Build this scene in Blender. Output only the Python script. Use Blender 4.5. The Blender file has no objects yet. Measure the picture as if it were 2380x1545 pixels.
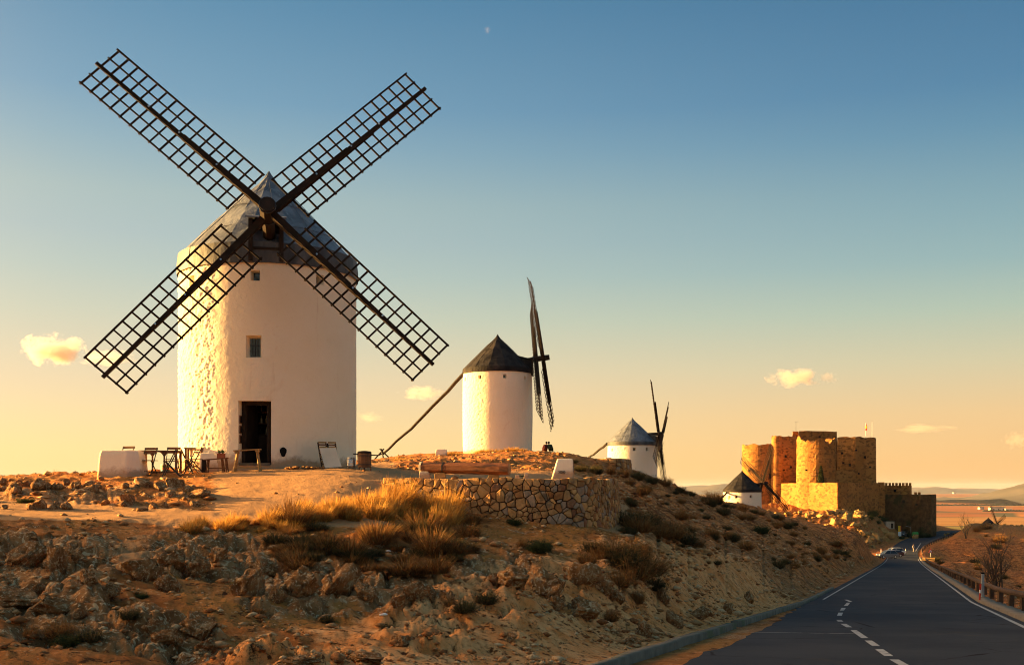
import bpy, bmesh, math, random
import numpy as np
from math import radians, sin, cos, pi, atan2, hypot, sqrt
from mathutils import Vector, Matrix
random.seed(7); RNG = np.random.default_rng(7)
S = bpy.context.scene
COL = S.collection

# ------------------------------------------------------------------ camera (eye at z = 0, looking along +Y, rising front)
F = 2500.0          # focal length in the units of a 2380 wide picture
cam = bpy.data.cameras.new('camera'); camo = bpy.data.objects.new('camera', cam); COL.objects.link(camo)
cam.sensor_width = 36.0; cam.lens = 36.0 * F / 2380.0
cam.shift_y = (1130 - 772.5) / 2380.0
cam.clip_start = 0.05; cam.clip_end = 200000
camo.location = (0, 0, 0); camo.rotation_euler = (radians(90), 0, 0)
S.camera = camo

# ------------------------------------------------------------------ sky, sun, exposure
SUN_AZ = radians(-78.5)      # from +Y towards +X
SUN_EL = radians(9.0)
SUNV = Vector((sin(SUN_AZ) * cos(SUN_EL), cos(SUN_AZ) * cos(SUN_EL), sin(SUN_EL)))
W = bpy.data.worlds.new('World'); S.world = W; W.use_nodes = True
nt = W.node_tree; nt.nodes.clear()
def N(tree, kind, **kw):
    n = tree.nodes.new(kind)
    for k, v in kw.items():
        if k == 'inp':
            for i, val in v.items(): n.inputs[i].default_value = val
        else: setattr(n, k, v)
    return n
def lin(r, g, b):
    f = lambda c: (c / 12.92 if c <= 0.04045 else ((c + 0.055) / 1.055) ** 2.4)
    return (f(r / 255), f(g / 255), f(b / 255), 1)
def ramp(tree, stops, fac=None, interp='LINEAR'):
    n = tree.nodes.new('ShaderNodeValToRGB'); cr = n.color_ramp; cr.interpolation = interp
    while len(cr.elements) < len(stops): cr.elements.new(0.5)
    for e, (p, c) in zip(cr.elements, stops): e.position = p; e.color = c
    if fac is not None: tree.links.new(fac, n.inputs[0])
    return n
def math_node(tree, op, a, b=None, c=None, clamp=False):
    n = tree.nodes.new('ShaderNodeMath'); n.operation = op; n.use_clamp = clamp
    for i, v in enumerate((a, b, c)):
        if v is None: continue
        if isinstance(v, (int, float)): n.inputs[i].default_value = v
        else: tree.links.new(v, n.inputs[i])
    return n.outputs[0]
L = nt.links.new
tc = N(nt, 'ShaderNodeTexCoord'); sep = N(nt, 'ShaderNodeSeparateXYZ'); L(tc.outputs['Generated'], sep.inputs[0])
zup = sep.outputs['Z']
hl = math_node(nt, 'SQRT', math_node(nt, 'ADD', math_node(nt, 'MULTIPLY', sep.outputs['X'], sep.outputs['X']), math_node(nt, 'MULTIPLY', sep.outputs['Y'], sep.outputs['Y'])))
hl = math_node(nt, 'MAXIMUM', hl, 0.02)
dots = math_node(nt, 'ADD', math_node(nt, 'MULTIPLY', sep.outputs['X'], sin(SUN_AZ)), math_node(nt, 'MULTIPLY', sep.outputs['Y'], cos(SUN_AZ)))
ca = math_node(nt, 'DIVIDE', dots, hl)
mfac = N(nt, 'ShaderNodeMapRange'); mfac.interpolation_type = 'SMOOTHSTEP'
L(ca, mfac.inputs[0]); mfac.inputs[1].default_value = -0.45; mfac.inputs[2].default_value = 0.72
def el(py): return sin(math.atan((1130 - py) / F))
right = [(0.0, lin(243, 184, 120)), (el(1085), lin(244, 188, 122)), (el(971), lin(234, 193, 136)), (el(860), lin(207, 196, 157)), (el(747), lin(173, 189, 169)),
         (el(640), lin(143, 173, 173)), (el(520), lin(124, 160, 170)), (el(360), lin(92, 138, 164)), (el(260), lin(77, 125, 158)), (el(0), lin(60, 108, 144)), (0.62, lin(78, 120, 148)), (1.0, lin(98, 136, 158))]
left = [(0.0, lin(255, 222, 146)), (el(1050), lin(255, 222, 152)), (el(900), lin(237, 211, 167)), (el(750), lin(206, 204, 178)), (el(650), lin(187, 197, 184)), (el(570), lin(176, 190, 186)),
        (el(480), lin(170, 187, 183)), (el(360), lin(144, 173, 184)), (el(261), lin(122, 160, 182)), (el(0), lin(90, 138, 168)), (0.62, lin(98, 140, 164)), (1.0, lin(98, 136, 158))]
rR = ramp(nt, right, zup); rL = ramp(nt, left, zup)
mx = N(nt, 'ShaderNodeMix', data_type='RGBA'); L(mfac.outputs[0], mx.inputs['Factor']); L(rR.outputs[0], mx.inputs['A']); L(rL.outputs[0], mx.inputs['B'])
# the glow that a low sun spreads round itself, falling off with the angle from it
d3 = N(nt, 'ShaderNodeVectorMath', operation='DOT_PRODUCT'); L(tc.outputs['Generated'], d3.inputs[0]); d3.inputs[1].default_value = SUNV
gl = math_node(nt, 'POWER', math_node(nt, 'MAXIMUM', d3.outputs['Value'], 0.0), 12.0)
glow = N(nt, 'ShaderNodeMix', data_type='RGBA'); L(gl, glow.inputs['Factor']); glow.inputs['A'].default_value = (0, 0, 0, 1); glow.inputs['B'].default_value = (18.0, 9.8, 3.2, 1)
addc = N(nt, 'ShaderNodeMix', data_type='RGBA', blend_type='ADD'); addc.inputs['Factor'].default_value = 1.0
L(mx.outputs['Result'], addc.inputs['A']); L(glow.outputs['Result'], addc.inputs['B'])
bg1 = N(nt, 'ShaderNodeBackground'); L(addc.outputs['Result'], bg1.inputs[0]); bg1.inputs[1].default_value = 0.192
sky = N(nt, 'ShaderNodeTexSky'); sky.sky_type = 'NISHITA'; sky.sun_disc = False; sky.sun_elevation = SUN_EL; sky.sun_rotation = SUN_AZ; sky.dust_density = 2.5; sky.altitude = 700
bg2 = N(nt, 'ShaderNodeBackground'); L(sky.outputs[0], bg2.inputs[0]); bg2.inputs[1].default_value = 0.003
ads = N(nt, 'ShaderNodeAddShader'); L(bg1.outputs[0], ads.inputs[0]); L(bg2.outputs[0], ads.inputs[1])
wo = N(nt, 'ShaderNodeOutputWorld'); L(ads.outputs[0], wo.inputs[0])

sun = bpy.data.lights.new('sun', 'SUN'); suno = bpy.data.objects.new('sun', sun); COL.objects.link(suno)
sun.energy = 5.0; sun.angle = radians(0.55); sun.color = (1.0, 0.57, 0.17)
suno.rotation_euler = (-SUNV).to_track_quat('-Z', 'Y').to_euler()
suno.location = (-60, 20, 40)
S.view_settings.view_transform = 'Standard'; S.view_settings.look = 'None'; S.view_settings.exposure = 2.4; S.view_settings.gamma = 1.0
S.render.engine = 'CYCLES'
S.cycles.use_denoising = True; S.cycles.pixel_filter_type = 'BLACKMAN_HARRIS'; S.cycles.filter_width = 1.05
S.cycles.max_bounces = 6; S.cycles.diffuse_bounces = 3; S.cycles.glossy_bounces = 2; S.cycles.transmission_bounces = 3; S.cycles.volume_bounces = 4; S.cycles.transparent_max_bounces = 6
S.cycles.use_adaptive_sampling = True; S.cycles.adaptive_threshold = 0.015
S.cycles.caustics_reflective = False; S.cycles.caustics_refractive = False

# ------------------------------------------------------------------ helpers
def P(px, py, D): return Vector(((px - 1190) * D / F, D, (1130 - py) * D / F))
def new(name, me, mat=None, parent=None, loc=None, rot=None, smooth=False):
    if isinstance(me, MB): me = me.mesh(name)
    o = bpy.data.objects.new(name, me); COL.objects.link(o)
    if me is not None and mat is not None and not me.materials: me.materials.append(mat)
    if parent is not None: o.parent = parent
    if loc is not None: o.location = loc
    if rot is not None: o.rotation_euler = rot
    if smooth: me.polygons.foreach_set('use_smooth', [True] * len(me.polygons))
    return o
def tag(o, label, cat, group=None):
    o['label'] = label; o['category'] = cat
    if group: o['group'] = group
    return o
def thing(name, label, cat, loc=(0, 0, 0), rz=0.0, group=None):
    o = bpy.data.objects.new(name, None); COL.objects.link(o); o.location = loc; o.rotation_euler = (0, 0, rz)
    o.empty_display_size = 0.3
    return tag(o, label, cat, group)
def kind(o, k): o['kind'] = k; return o
def npmesh(name, V, Fc, mat=None, smooth=False, attrs=None):
    """V (n,3) array; Fc list of index arrays, each (m,3) or (m,4)"""
    me = bpy.data.meshes.new(name)
    V = np.asarray(V, dtype=np.float32)
    if not isinstance(Fc, list): Fc = [Fc]
    Fc = [np.asarray(f, dtype=np.int32) for f in Fc if len(f)]
    me.vertices.add(len(V)); me.vertices.foreach_set('co', V.ravel())
    nl = sum(f.size for f in Fc); npoly = sum(len(f) for f in Fc)
    me.loops.add(nl); me.loops.foreach_set('vertex_index', np.concatenate([f.ravel() for f in Fc]))
    tot = np.concatenate([np.full(len(f), f.shape[1], np.int32) for f in Fc])
    st = np.concatenate([[0], np.cumsum(tot)[:-1]]).astype(np.int32)
    me.polygons.add(npoly); me.polygons.foreach_set('loop_start', st)
    if smooth: me.polygons.foreach_set('use_smooth', np.ones(npoly, dtype=bool))
    if attrs:
        for k, a in attrs.items():
            at = me.attributes.new(k, 'FLOAT', 'POINT'); at.data.foreach_set('value', np.asarray(a, dtype=np.float32))
    me.update(calc_edges=True); me.validate()
    if mat: me.materials.append(mat)
    return me
class MB:
    def __init__(s): s.v = []; s.f = []
    def add(s, vs, fs):
        b = len(s.v); s.v += [tuple(v) for v in vs]; s.f += [tuple(b + i for i in f) for f in fs]; return s
    def box(s, c, d, rz=0.0, taper=1.0, M=None):
        x, y, z = d[0] / 2, d[1] / 2, d[2] / 2
        vs = [Vector((a * x * (taper if e > 0 else 1), b * y * (taper if e > 0 else 1), e * z)) for e in (-1, 1) for b in (-1, 1) for a in (-1, 1)]
        if rz: R = Matrix.Rotation(rz, 3, 'Z'); vs = [R @ v for v in vs]
        if M: vs = [M @ v for v in vs]
        c = Vector(c)
        return s.add([v + c for v in vs], [(0, 2, 3, 1), (4, 5, 7, 6), (0, 1, 5, 4), (2, 6, 7, 3), (0, 4, 6, 2), (1, 3, 7, 5)])
    def bar(s, a, b, w, h, up=(0, 0, 1), w2=None, h2=None):
        a = Vector(a); b = Vector(b); d = (b - a).normalized(); up = Vector(up)
        sd = d.cross(up)
        if sd.length < 1e-4: sd = d.cross(Vector((1, 0, 0)))
        sd.normalize(); u = sd.cross(d).normalized()
        w2 = w if w2 is None else w2; h2 = h if h2 is None else h2
        vs = []
        for p, ww, hh in ((a, w, h), (b, w2, h2)):
            vs += [p - sd * ww / 2 - u * hh / 2, p + sd * ww / 2 - u * hh / 2, p + sd * ww / 2 + u * hh / 2, p - sd * ww / 2 + u * hh / 2]
        return s.add(vs, [(0, 1, 2, 3), (7, 6, 5, 4), (0, 4, 5, 1), (1, 5, 6, 2), (2, 6, 7, 3), (3, 7, 4, 0)])
    def tube(s, pts, rad, n=8, cap=True, ang=0.0):
        pts = [Vector(p) for p in pts]; rad = rad if isinstance(rad, (list, tuple)) else [rad] * len(pts)
        rings = []; up = None
        for i, p in enumerate(pts):
            d = (pts[min(i + 1, len(pts) - 1)] - pts[max(i - 1, 0)]).normalized()
            if up is None:
                up = Vector((0, 0, 1)) if abs(d.z) < 0.9 else Vector((1, 0, 0))
            sd = d.cross(up).normalized(); up2 = sd.cross(d).normalized(); up = up2
            rings.append([p + (sd * cos(ang + 2 * pi * k / n) + up2 * sin(ang + 2 * pi * k / n)) * rad[i] for k in range(n)])
        vs = [v for r in rings for v in r]; fs = []
        for i in range(len(pts) - 1):
            for k in range(n):
                fs.append((i * n + k, i * n + (k + 1) % n, (i + 1) * n + (k + 1) % n, (i + 1) * n + k))
        if cap: fs += [tuple(range(n - 1, -1, -1)), tuple((len(pts) - 1) * n + k for k in range(n))]
        return s.add(vs, fs)
    def lathe(s, prof, n=24, c=(0, 0, 0), cap=True):
        vs = []; fs = []; c = Vector(c)
        for r, z in prof: vs += [c + Vector((r * cos(2 * pi * k / n), r * sin(2 * pi * k / n), z)) for k in range(n)]
        for i in range(len(prof) - 1):
            for k in range(n): fs.append((i * n + k, i * n + (k + 1) % n, (i + 1) * n + (k + 1) % n, (i + 1) * n + k))
        if cap: fs += [tuple(range(n - 1, -1, -1)), tuple((len(prof) - 1) * n + k for k in range(n))]
        return s.add(vs, fs)
    def prism(s, poly, z0, z1, top=None):
        n = len(poly); top = top or poly
        vs = [(p[0], p[1], z0) for p in poly] + [(p[0], p[1], z1) for p in top]
        fs = [(i, (i + 1) % n, n + (i + 1) % n, n + i) for i in range(n)] + [tuple(range(n - 1, -1, -1)), tuple(range(n, 2 * n))]
        return s.add(vs, fs)
    def mesh(s, name):
        me = bpy.data.meshes.new(name); me.from_pydata(s.v, [], s.f); me.update(); return me
def copy_tree(o, parent=None):
    c = o.copy(); COL.objects.link(c); c.parent = parent
    for ch in list(KIDS.get(o.name, [])) or [k for k in o.children]: copy_tree(ch, c)
    return c
KIDS = {}

# vectorised gradient noise
def _h(ix, iy, iz, seed):
    h = (ix.astype(np.int64) * 374761393 + iy.astype(np.int64) * 668265263 + iz.astype(np.int64) * 2147483647 + seed * 1274126177) & 0xFFFFFFFF
    h = ((h ^ (h >> 13)) * 1274126177) & 0xFFFFFFFF
    h = ((h ^ (h >> 16)) * 2246822519) & 0xFFFFFFFF
    return (h ^ (h >> 15)) & 0xFFFFFFFF
def noise3(x, y, z, seed=0):
    x = np.asarray(x, float); y = np.asarray(y, float); z = np.asarray(z, float) + np.zeros_like(x)
    ix = np.floor(x); iy = np.floor(y); iz = np.floor(z); fx = x - ix; fy = y - iy; fz = z - iz
    u = fx ** 3 * (fx * (fx * 6 - 15) + 10); v = fy ** 3 * (fy * (fy * 6 - 15) + 10); w = fz ** 3 * (fz * (fz * 6 - 15) + 10)
    r = 0
    for dx in (0, 1):
        for dy in (0, 1):
            for dz in (0, 1):
                h = _h(ix + dx, iy + dy, iz + dz, seed)
                gx = (h & 1023) / 511.5 - 1; gy = ((h >> 10) & 1023) / 511.5 - 1; gz = ((h >> 20) & 1023) / 511.5 - 1
                g = gx * (fx - dx) + gy * (fy - dy) + gz * (fz - dz)
                r = r + g * (u if dx else 1 - u) * (v if dy else 1 - v) * (w if dz else 1 - w)
    return r
def noise2(x, y, seed=0):
    x = np.asarray(x, float); y = np.asarray(y, float)
    ix = np.floor(x); iy = np.floor(y); fx = x - ix; fy = y - iy; iz = np.zeros_like(ix)
    u = fx ** 3 * (fx * (fx * 6 - 15) + 10); v = fy ** 3 * (fy * (fy * 6 - 15) + 10); r = 0
    for dx in (0, 1):
        for dy in (0, 1):
            h = _h(ix + dx, iy + dy, iz, seed); a = (h & 4095) / 4096 * 2 * pi
            r = r + (np.cos(a) * (fx - dx) + np.sin(a) * (fy - dy)) * (u if dx else 1 - u) * (v if dy else 1 - v)
    return r * 1.4
def fbm2(x, y, oct=4, seed=0, gain=0.5):
    r = 0; a = 1.0
    for i in range(oct): r = r + a * noise2(x * 2 ** i, y * 2 ** i, seed + i * 17); a *= gain
    return r
def fbm3(x, y, z, oct=4, seed=0, gain=0.5):
    r = 0; a = 1.0
    for i in range(oct): r = r + a * noise3(x * 2 ** i, y * 2 ** i, z * 2 ** i, seed + i * 17); a *= gain
    return r
def sstep(a, b, x): t = np.clip((x - a) / (b - a), 0, 1); return t * t * (3 - 2 * t)

# ------------------------------------------------------------------ materials
def material(name, build, rough=0.9, spec=0.15):
    m = bpy.data.materials.new(name); m.use_nodes = True; t = m.node_tree
    b = t.nodes['Principled BSDF']; b.inputs['Roughness'].default_value = rough; b.inputs['Specular IOR Level'].default_value = spec
    build(t, b); return m
def coords(t, kind='Object', scale=(1, 1, 1)):
    c = N(t, 'ShaderNodeTexCoord'); mp = N(t, 'ShaderNodeMapping'); mp.inputs['Scale'].default_value = scale
    t.links.new(c.outputs[kind], mp.inputs[0]); return mp.outputs[0]
def noise_tex(t, vec, scale, detail=6, rough=0.55, dist=0.0):
    n = N(t, 'ShaderNodeTexNoise'); n.inputs['Scale'].default_value = scale; n.inputs['Detail'].default_value = detail; n.inputs['Roughness'].default_value = rough; n.inputs['Distortion'].default_value = dist
    t.links.new(vec, n.inputs['Vector']); return n.outputs['Fac']
def vor_tex(t, vec, scale, feature='F1', out='Distance', rand=1.0):
    n = N(t, 'ShaderNodeTexVoronoi'); n.feature = feature; n.inputs['Scale'].default_value = scale; n.inputs['Randomness'].default_value = rand
    t.links.new(vec, n.inputs['Vector']); return n.outputs[out]
def mixc(t, fac, a, b, blend='MIX'):
    n = N(t, 'ShaderNodeMix', data_type='RGBA', blend_type=blend)
    for sock, v in (('Factor', fac), ('A', a), ('B', b)):
        if isinstance(v, (int, float)): n.inputs[sock].default_value = v
        elif isinstance(v, tuple): n.inputs[sock].default_value = v if len(v) == 4 else (*v, 1)
        else: t.links.new(v, n.inputs[sock])
    return n.outputs['Result']
def bump(t, b, h, strength=0.5, dist=0.02, prev=None):
    n = N(t, 'ShaderNodeBump'); n.inputs['Strength'].default_value = strength; n.inputs['Distance'].default_value = dist
    t.links.new(h, n.inputs['Height'])
    if prev is not None: t.links.new(prev, n.inputs['Normal'])
    t.links.new(n.outputs[0], b.inputs['Normal']); return n.outputs[0]
def thresh(t, v, a, b):
    n = N(t, 'ShaderNodeMapRange'); n.interpolation_type = 'SMOOTHSTEP'; t.links.new(v, n.inputs[0]); n.inputs[1].default_value = a; n.inputs[2].default_value = b; return n.outputs[0]
def basic(name, c1, c2, scale=4.0, rough=0.85, bmp=0.3, bd=0.01, spec=0.15, stretch=(1, 1, 1), detail=6, c3=None, metallic=0.0, fine=None):
    def build(t, b):
        v = coords(t, 'Object', stretch)
        n = noise_tex(t, v, scale, detail)
        r = ramp(t, [(0.3, (*c1, 1)), (0.7, (*c2, 1))], n)
        col = r.outputs[0]
        if c3:
            n2 = noise_tex(t, v, scale * 0.35, 4, 0.6); col = mixc(t, thresh(t, n2, 0.52, 0.66), col, c3)
        t.links.new(col, b.inputs['Base Color']); b.inputs['Metallic'].default_value = metallic
        if bmp:
            pv = bump(t, b, noise_tex(t, v, scale * (fine or 4), 5), bmp, bd)
    return material(name, build, rough, spec)

def _plaster(t, b):
    v = coords(t)
    n1 = noise_tex(t, v, 0.9, 5, 0.6); n2 = noise_tex(t, v, 7, 5, 0.6)
    c = mixc(t, thresh(t, n1, 0.3, 0.75), (0.88, 0.74, 0.54), (0.90, 0.77, 0.59))
    c = mixc(t, thresh(t, n2, 0.60, 0.80), c, (0.82, 0.64, 0.44))
    vs = coords(t, 'Object', (3.0, 3.0, 0.35)); st = noise_tex(t, vs, 1.3, 4, 0.6)     # run-off streaks
    c = mixc(t, thresh(t, st, 0.60, 0.82), c, (0.78, 0.61, 0.43))
    oz = N(t, 'ShaderNodeSeparateXYZ'); t.links.new(v, oz.inputs[0]); c = mixc(t, thresh(t, math_node(t, 'ADD', oz.outputs['Z'], math_node(t, 'MULTIPLY', noise_tex(t, v, 2.4, 6, .7), -0.75)), 0.02, -0.30), c, (0.46, 0.31, 0.19))     # splash of earth at the foot
    pt_ = noise_tex(t, v, 0.45, 6, .7, .8); c = mixc(t, thresh(t, pt_, 0.58, 0.74), c, (0.82, 0.65, 0.46))      # worn patches
    t.links.new(c, b.inputs['Base Color'])
    p = bump(t, b, noise_tex(t, v, 26, 6, 0.65), 0.35, 0.02)
    bump(t, b, noise_tex(t, v, 5, 4, 0.6), 0.35, 0.06, p)
M_PLASTER = material('lime_plaster', _plaster, 0.95, 0.05)
M_PLASTER2 = material('lime_plaster_block', _plaster, 0.95, 0.05)
def _lead(t, b):
    v = coords(t); vs = coords(t, 'Object', (1, 1, 0.3))
    n1 = noise_tex(t, v, 1.4, 6, 0.65, 0.6); n2 = noise_tex(t, vs, 6, 5, 0.6)
    c = mixc(t, thresh(t, n1, 0.32, 0.68), (0.066, 0.076, 0.094), (0.18, 0.195, 0.22))
    c = mixc(t, thresh(t, n2, 0.55, 0.75), c, (0.26, 0.27, 0.29))
    t.links.new(c, b.inputs['Base Color']); b.inputs['Metallic'].default_value = 0.12
    p = bump(t, b, noise_tex(t, v, 2.2, 5, 0.6, 0.8), 0.5, 0.10)
    bump(t, b, noise_tex(t, v, 11, 5, 0.6), 0.25, 0.02, p)
M_LEAD = material('weathered_lead', _lead, 0.55, 0.4)
M_DARKROOF = basic('dark_sheet_roof', (0.010, 0.0095, 0.011), (0.030, 0.026, 0.025), 1.6, 0.8, 0.4, 0.05, 0.12, c3=(0.042, 0.034, 0.03))
M_SKIRT = basic('lead_skirt', (0.028, 0.03, 0.035), (0.085, 0.085, 0.088), 2.5, 0.6, 0.4, 0.03, 0.35, stretch=(1, 1, 0.4), c3=(0.14, 0.13, 0.125))
M_WOOD_DK = basic('tarred_wood', (0.012, 0.007, 0.005), (0.034, 0.020, 0.012), 3.0, 0.75, 0.5, 0.01, 0.2, fine=6)
M_WOOD_SAIL = basic('sail_wood', (0.012, 0.007, 0.004), (0.034, 0.019, 0.011), 3.0, 0.8, 0.5, 0.01, 0.12, fine=6)
M_WOOD_BR = basic('brown_wood', (0.11, 0.045, 0.018), (0.24, 0.10, 0.04), 3.0, 0.6, 0.4, 0.008, 0.3, stretch=(1, 1, 6), fine=5)
M_WOOD_LOG = basic('varnished_log', (0.10, 0.032, 0.012), (0.26, 0.095, 0.035), 2.0, 0.55, 0.5, 0.012, 0.3, stretch=(0.7, 8, 8), fine=4, c3=(0.05, 0.02, 0.01))
M_WOOD_YL = basic('pale_wood', (0.30, 0.17, 0.06), (0.46, 0.28, 0.11), 4.0, 0.75, 0.4, 0.008, 0.15, stretch=(1, 1, 5))
M_IRON = basic('dark_iron', (0.012, 0.012, 0.013), (0.03, 0.028, 0.026), 8, 0.5, 0.1, 0.003, 0.4)
M_STEEL = basic('brushed_steel', (0.42, 0.42, 0.43), (0.56, 0.56, 0.57), 6, 0.35, 0.05, 0.002, 0.5, metallic=0.9)
M_BLACK = basic('dark_void', (0.006, 0.005, 0.005), (0.012, 0.010, 0.009), 3, 0.9, 0.0)
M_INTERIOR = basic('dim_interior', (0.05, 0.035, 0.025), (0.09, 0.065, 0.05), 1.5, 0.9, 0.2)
def _glass(t, b):
    b.inputs['Base Color'].default_value = (0.02, 0.025, 0.03, 1); b.inputs['Roughness'].default_value = 0.06; b.inputs['Specular IOR Level'].default_value = 0.6
M_GLASS = material('dark_window_glass', _glass, 0.06, 0.6)
M_WHITEPAINT = basic('white_paint', (0.72, 0.71, 0.68), (0.80, 0.79, 0.76), 5, 0.6, 0.1, 0.004)
# ------------------------------------------------------------------ the shape of the hill: heights known at places, interpolated between
CP = []
def cp(px, py, D): CP.append(tuple(P(px, py, D)))
for a in [  # left foreground, path, outcrop, platform of the big mill
    (-60, 1545, 11), (0, 1400, 14.5), (0, 1300, 17.5), (0, 1235, 21), (0, 1202, 23.3), (0, 1190, 24.6), (0, 1150, 28), (0, 1118, 34), (0, 1115, 48),
    (250, 1545, 11), (250, 1420, 14), (250, 1320, 17), (250, 1250, 20.5), (250, 1204, 23.2), (250, 1190, 24.8), (250, 1150, 28), (250, 1112, 32.5), (250, 1107, 42), (250, 1110, 60),
    (480, 1545, 11.4), (480, 1400, 15), (480, 1300, 18.5), (480, 1215, 22.8), (480, 1182, 25.5), (480, 1120, 31), (480, 1092, 36), (480, 1087, 42),
    (640, 1545, 11.6), (640, 1400, 15.5), (640, 1300, 19.4), (640, 1222, 23), (640, 1192, 25), (640, 1130, 29.5), (640, 1085, 36), (640, 1083, 44), (640, 1095, 70),
    (850, 1545, 12), (850, 1400, 16.2), (850, 1290, 20.5), (850, 1220, 24.5), (850, 1165, 27.5), (850, 1118, 30.5), (850, 1088, 36), (850, 1080, 42), (850, 1082, 60),
    (1000, 1545, 12.3), (1000, 1400, 16.8), (1000, 1300, 21), (1000, 1230, 25.5), (1000, 1195, 28.5),
    (1190, 1545, 12.6), (1190, 1400, 17.4), (1190, 1310, 22), (1190, 1250, 26.5), (1190, 1220, 29),
    (1320, 1545, 12.9), (1320, 1420, 17), (1320, 1320, 22.5), (1320, 1260, 26.8), (1320, 1232, 29.3), (1420, 1225, 31.5), (1455, 1185, 36),
    (1440, 1545, 13.6), (1430, 1440, 17.5), (1440, 1340, 22.5), (1440, 1260, 28), (1500, 1310, 26.5), (1500, 1210, 40), (1500, 1150, 58), (1500, 1112, 80),
    # between the walls and mill 2
    (900, 1078, 52), (900, 1072, 75), (1000, 1072, 50), (1000, 1068, 70), (1100, 1066, 62), (1060, 1060, 85), (1157, 1053, 94), (1157, 1052, 104), (1250, 1056, 92), (1330, 1063, 85), (1300, 1066, 98),
    (1200, 1075, 60), (1300, 1085, 55), (1380, 1105, 55), (1400, 1075, 75), (1450, 1100, 76), (1440, 1085, 88),
    (1100, 1120, 34), (1250, 1112, 36), (1350, 1110, 40), (1000, 1098, 38), (900, 1085, 42), (1150, 1090, 45), (1280, 1095, 46),
    # the long shaded slope to the road
    (1600, 1400, 23.6), (1560, 1450, 19.5), (1600, 1320, 31), (1600, 1250, 45), (1600, 1195, 68), (1600, 1146, 108), (1600, 1235, 175),
    (1750, 1330, 41), (1750, 1270, 60), (1750, 1215, 95), (1750, 1178, 138), (1728, 1240, 178), (1680, 1168, 128),
    (1850, 1330, 56), (1850, 1265, 95), (1850, 1211, 160), (1930, 1320, 83), (1930, 1275, 130), (1930, 1252, 185), (1930, 1280, 240),
    (1990, 1310, 125), (2000, 1280, 200), (2040, 1292, 222), (1469, 1155, 137), (1470, 1160, 190), (1530, 1122, 98), (1530, 1160, 150), (1400, 1110, 130), (1250, 1090, 150), (1000, 1100, 150),
    # castle rock
    (1700, 1262, 238), (1600, 1272, 247), (1500, 1272, 252), (1400, 1262, 256), (1850, 1262, 238), (1780, 1257, 262), (1800, 1207, 300), (1800, 1187, 330), (1880, 1206, 303), (1945, 1194, 320), (1860, 1255, 265), (1950, 1233, 284), (1990, 1278, 255), (2030, 1281, 256), (2000, 1205, 305), (1900, 1240, 276), (2020, 1243, 280),
    (2060, 1250, 285), (2050, 1205, 322), (2110, 1226, 345), (2160, 1212, 352), (2090, 1285, 262), (1900, 1150, 360), (2000, 1150, 380), (2150, 1205, 385), (1700, 1170, 330), (1600, 1222, 300), (1500, 1225, 300), (2085, 1247, 300),
    # right of the road
    (2250, 1392, 50), (2180, 1334, 100), (2280, 1364, 100), (2380, 1400, 100), (2380, 1410, 60), (2200, 1306, 150), (2380, 1376, 170), (2290, 1334, 160), (2250, 1308, 215), (2380, 1335, 260), (2300, 1292, 270), (2230, 1250, 300), (2200, 1214, 345), (2280, 1217, 352), (2380, 1225, 356),
    (2520, 1450, 34), (2700, 1420, 80), (2700, 1350, 220), (2600, 1250, 350), (2230, 1230, 400), (2380, 1248, 420), (2250, 1250, 470), (2100, 1230, 470), (1900, 1215, 480), (1600, 1230, 420),
]: cp(*a)
CP += [  # out of the frame: the hill goes on to the left and behind
    (-22, 6, -.3), (-23, 14, 0.2), (-27, 21, 0.3), (-15, 17.5, -.3), (-27, 27.5, 0.4), (-26, 31, 0.1), (-40, 20, .3), (-40, 38, 0.2), (-60, 30, 0.0), (-60, 60, -2), (-13, 9, -1.2), (-8, 4, -1.5), (0, 4, -1.5), (0, -6, -1.0), (-10, -10, -0.6),
    (-30, -10, 0.2), (-40, -40, 0), (0, -40, 1.5), (20, -30, -0.5), (20, 0, -3.0), (10, 4, -2.2), (40, 10, -6), (60, 40, -8), (40, -40, -3), (100, 0, -20), (-100, 0, -10), (-100, 80, -12), (0, -100, 2), (-150, -100, -20), (120, -100, -24),
    (4, 9, -2.0), (1.2, 10, -2.05), (9, 9, -2.0), (16, 20, -3.1), (80, 60, -11), (150, 150, -22), (200, 300, -26), (-60, 150, -12), (-80, 300, -30), (300, 100, -60), (-300, 100, -60), (0, -300, -30), (300, 420, -60), (-250, 400, -60), (250, -250, -70), (-250, -250, -60), (0, 520, -30), (120, 560, -40), (60, 800, -75), (-100, 700, -70), (300, 700, -80)]
CP = np.array(CP)
def _uv(x, y): return np.stack([np.arctan2(x, np.maximum(y, -1e9)) * 7.0, np.log(np.hypot(x, y) + 1e-6) * 4.2], -1)
def _tps(r2): return np.where(r2 > 1e-12, 0.5 * r2 * np.log(np.maximum(r2, 1e-12)), 0.0)
_c = _uv(CP[:, 0], CP[:, 1]); _n = len(_c)
_K = _tps(((_c[:, None] - _c[None]) ** 2).sum(-1)) + np.eye(_n) * 2e-3
_Pm = np.concatenate([np.ones((_n, 1)), _c], 1)
_A = np.block([[_K, _Pm], [_Pm.T, np.zeros((3, 3))]])
_w = np.linalg.solve(_A, np.concatenate([CP[:, 2], np.zeros(3)]))
def base_h(x, y):
    x = np.atleast_1d(np.asarray(x, float)); y = np.atleast_1d(np.asarray(y, float))
    out = np.empty(x.shape); xf = x.ravel(); yf = y.ravel(); of = out.ravel()
    for i in range(0, len(xf), 20000):
        u = _uv(xf[i:i + 20000], yf[i:i + 20000])
        r2 = ((u[:, None, :] - _c[None]) ** 2).sum(-1)
        of[i:i + 20000] = _tps(r2) @ _w[:_n] + _w[_n] + u @ _w[_n + 1:]
    return of.reshape(x.shape)
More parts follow.
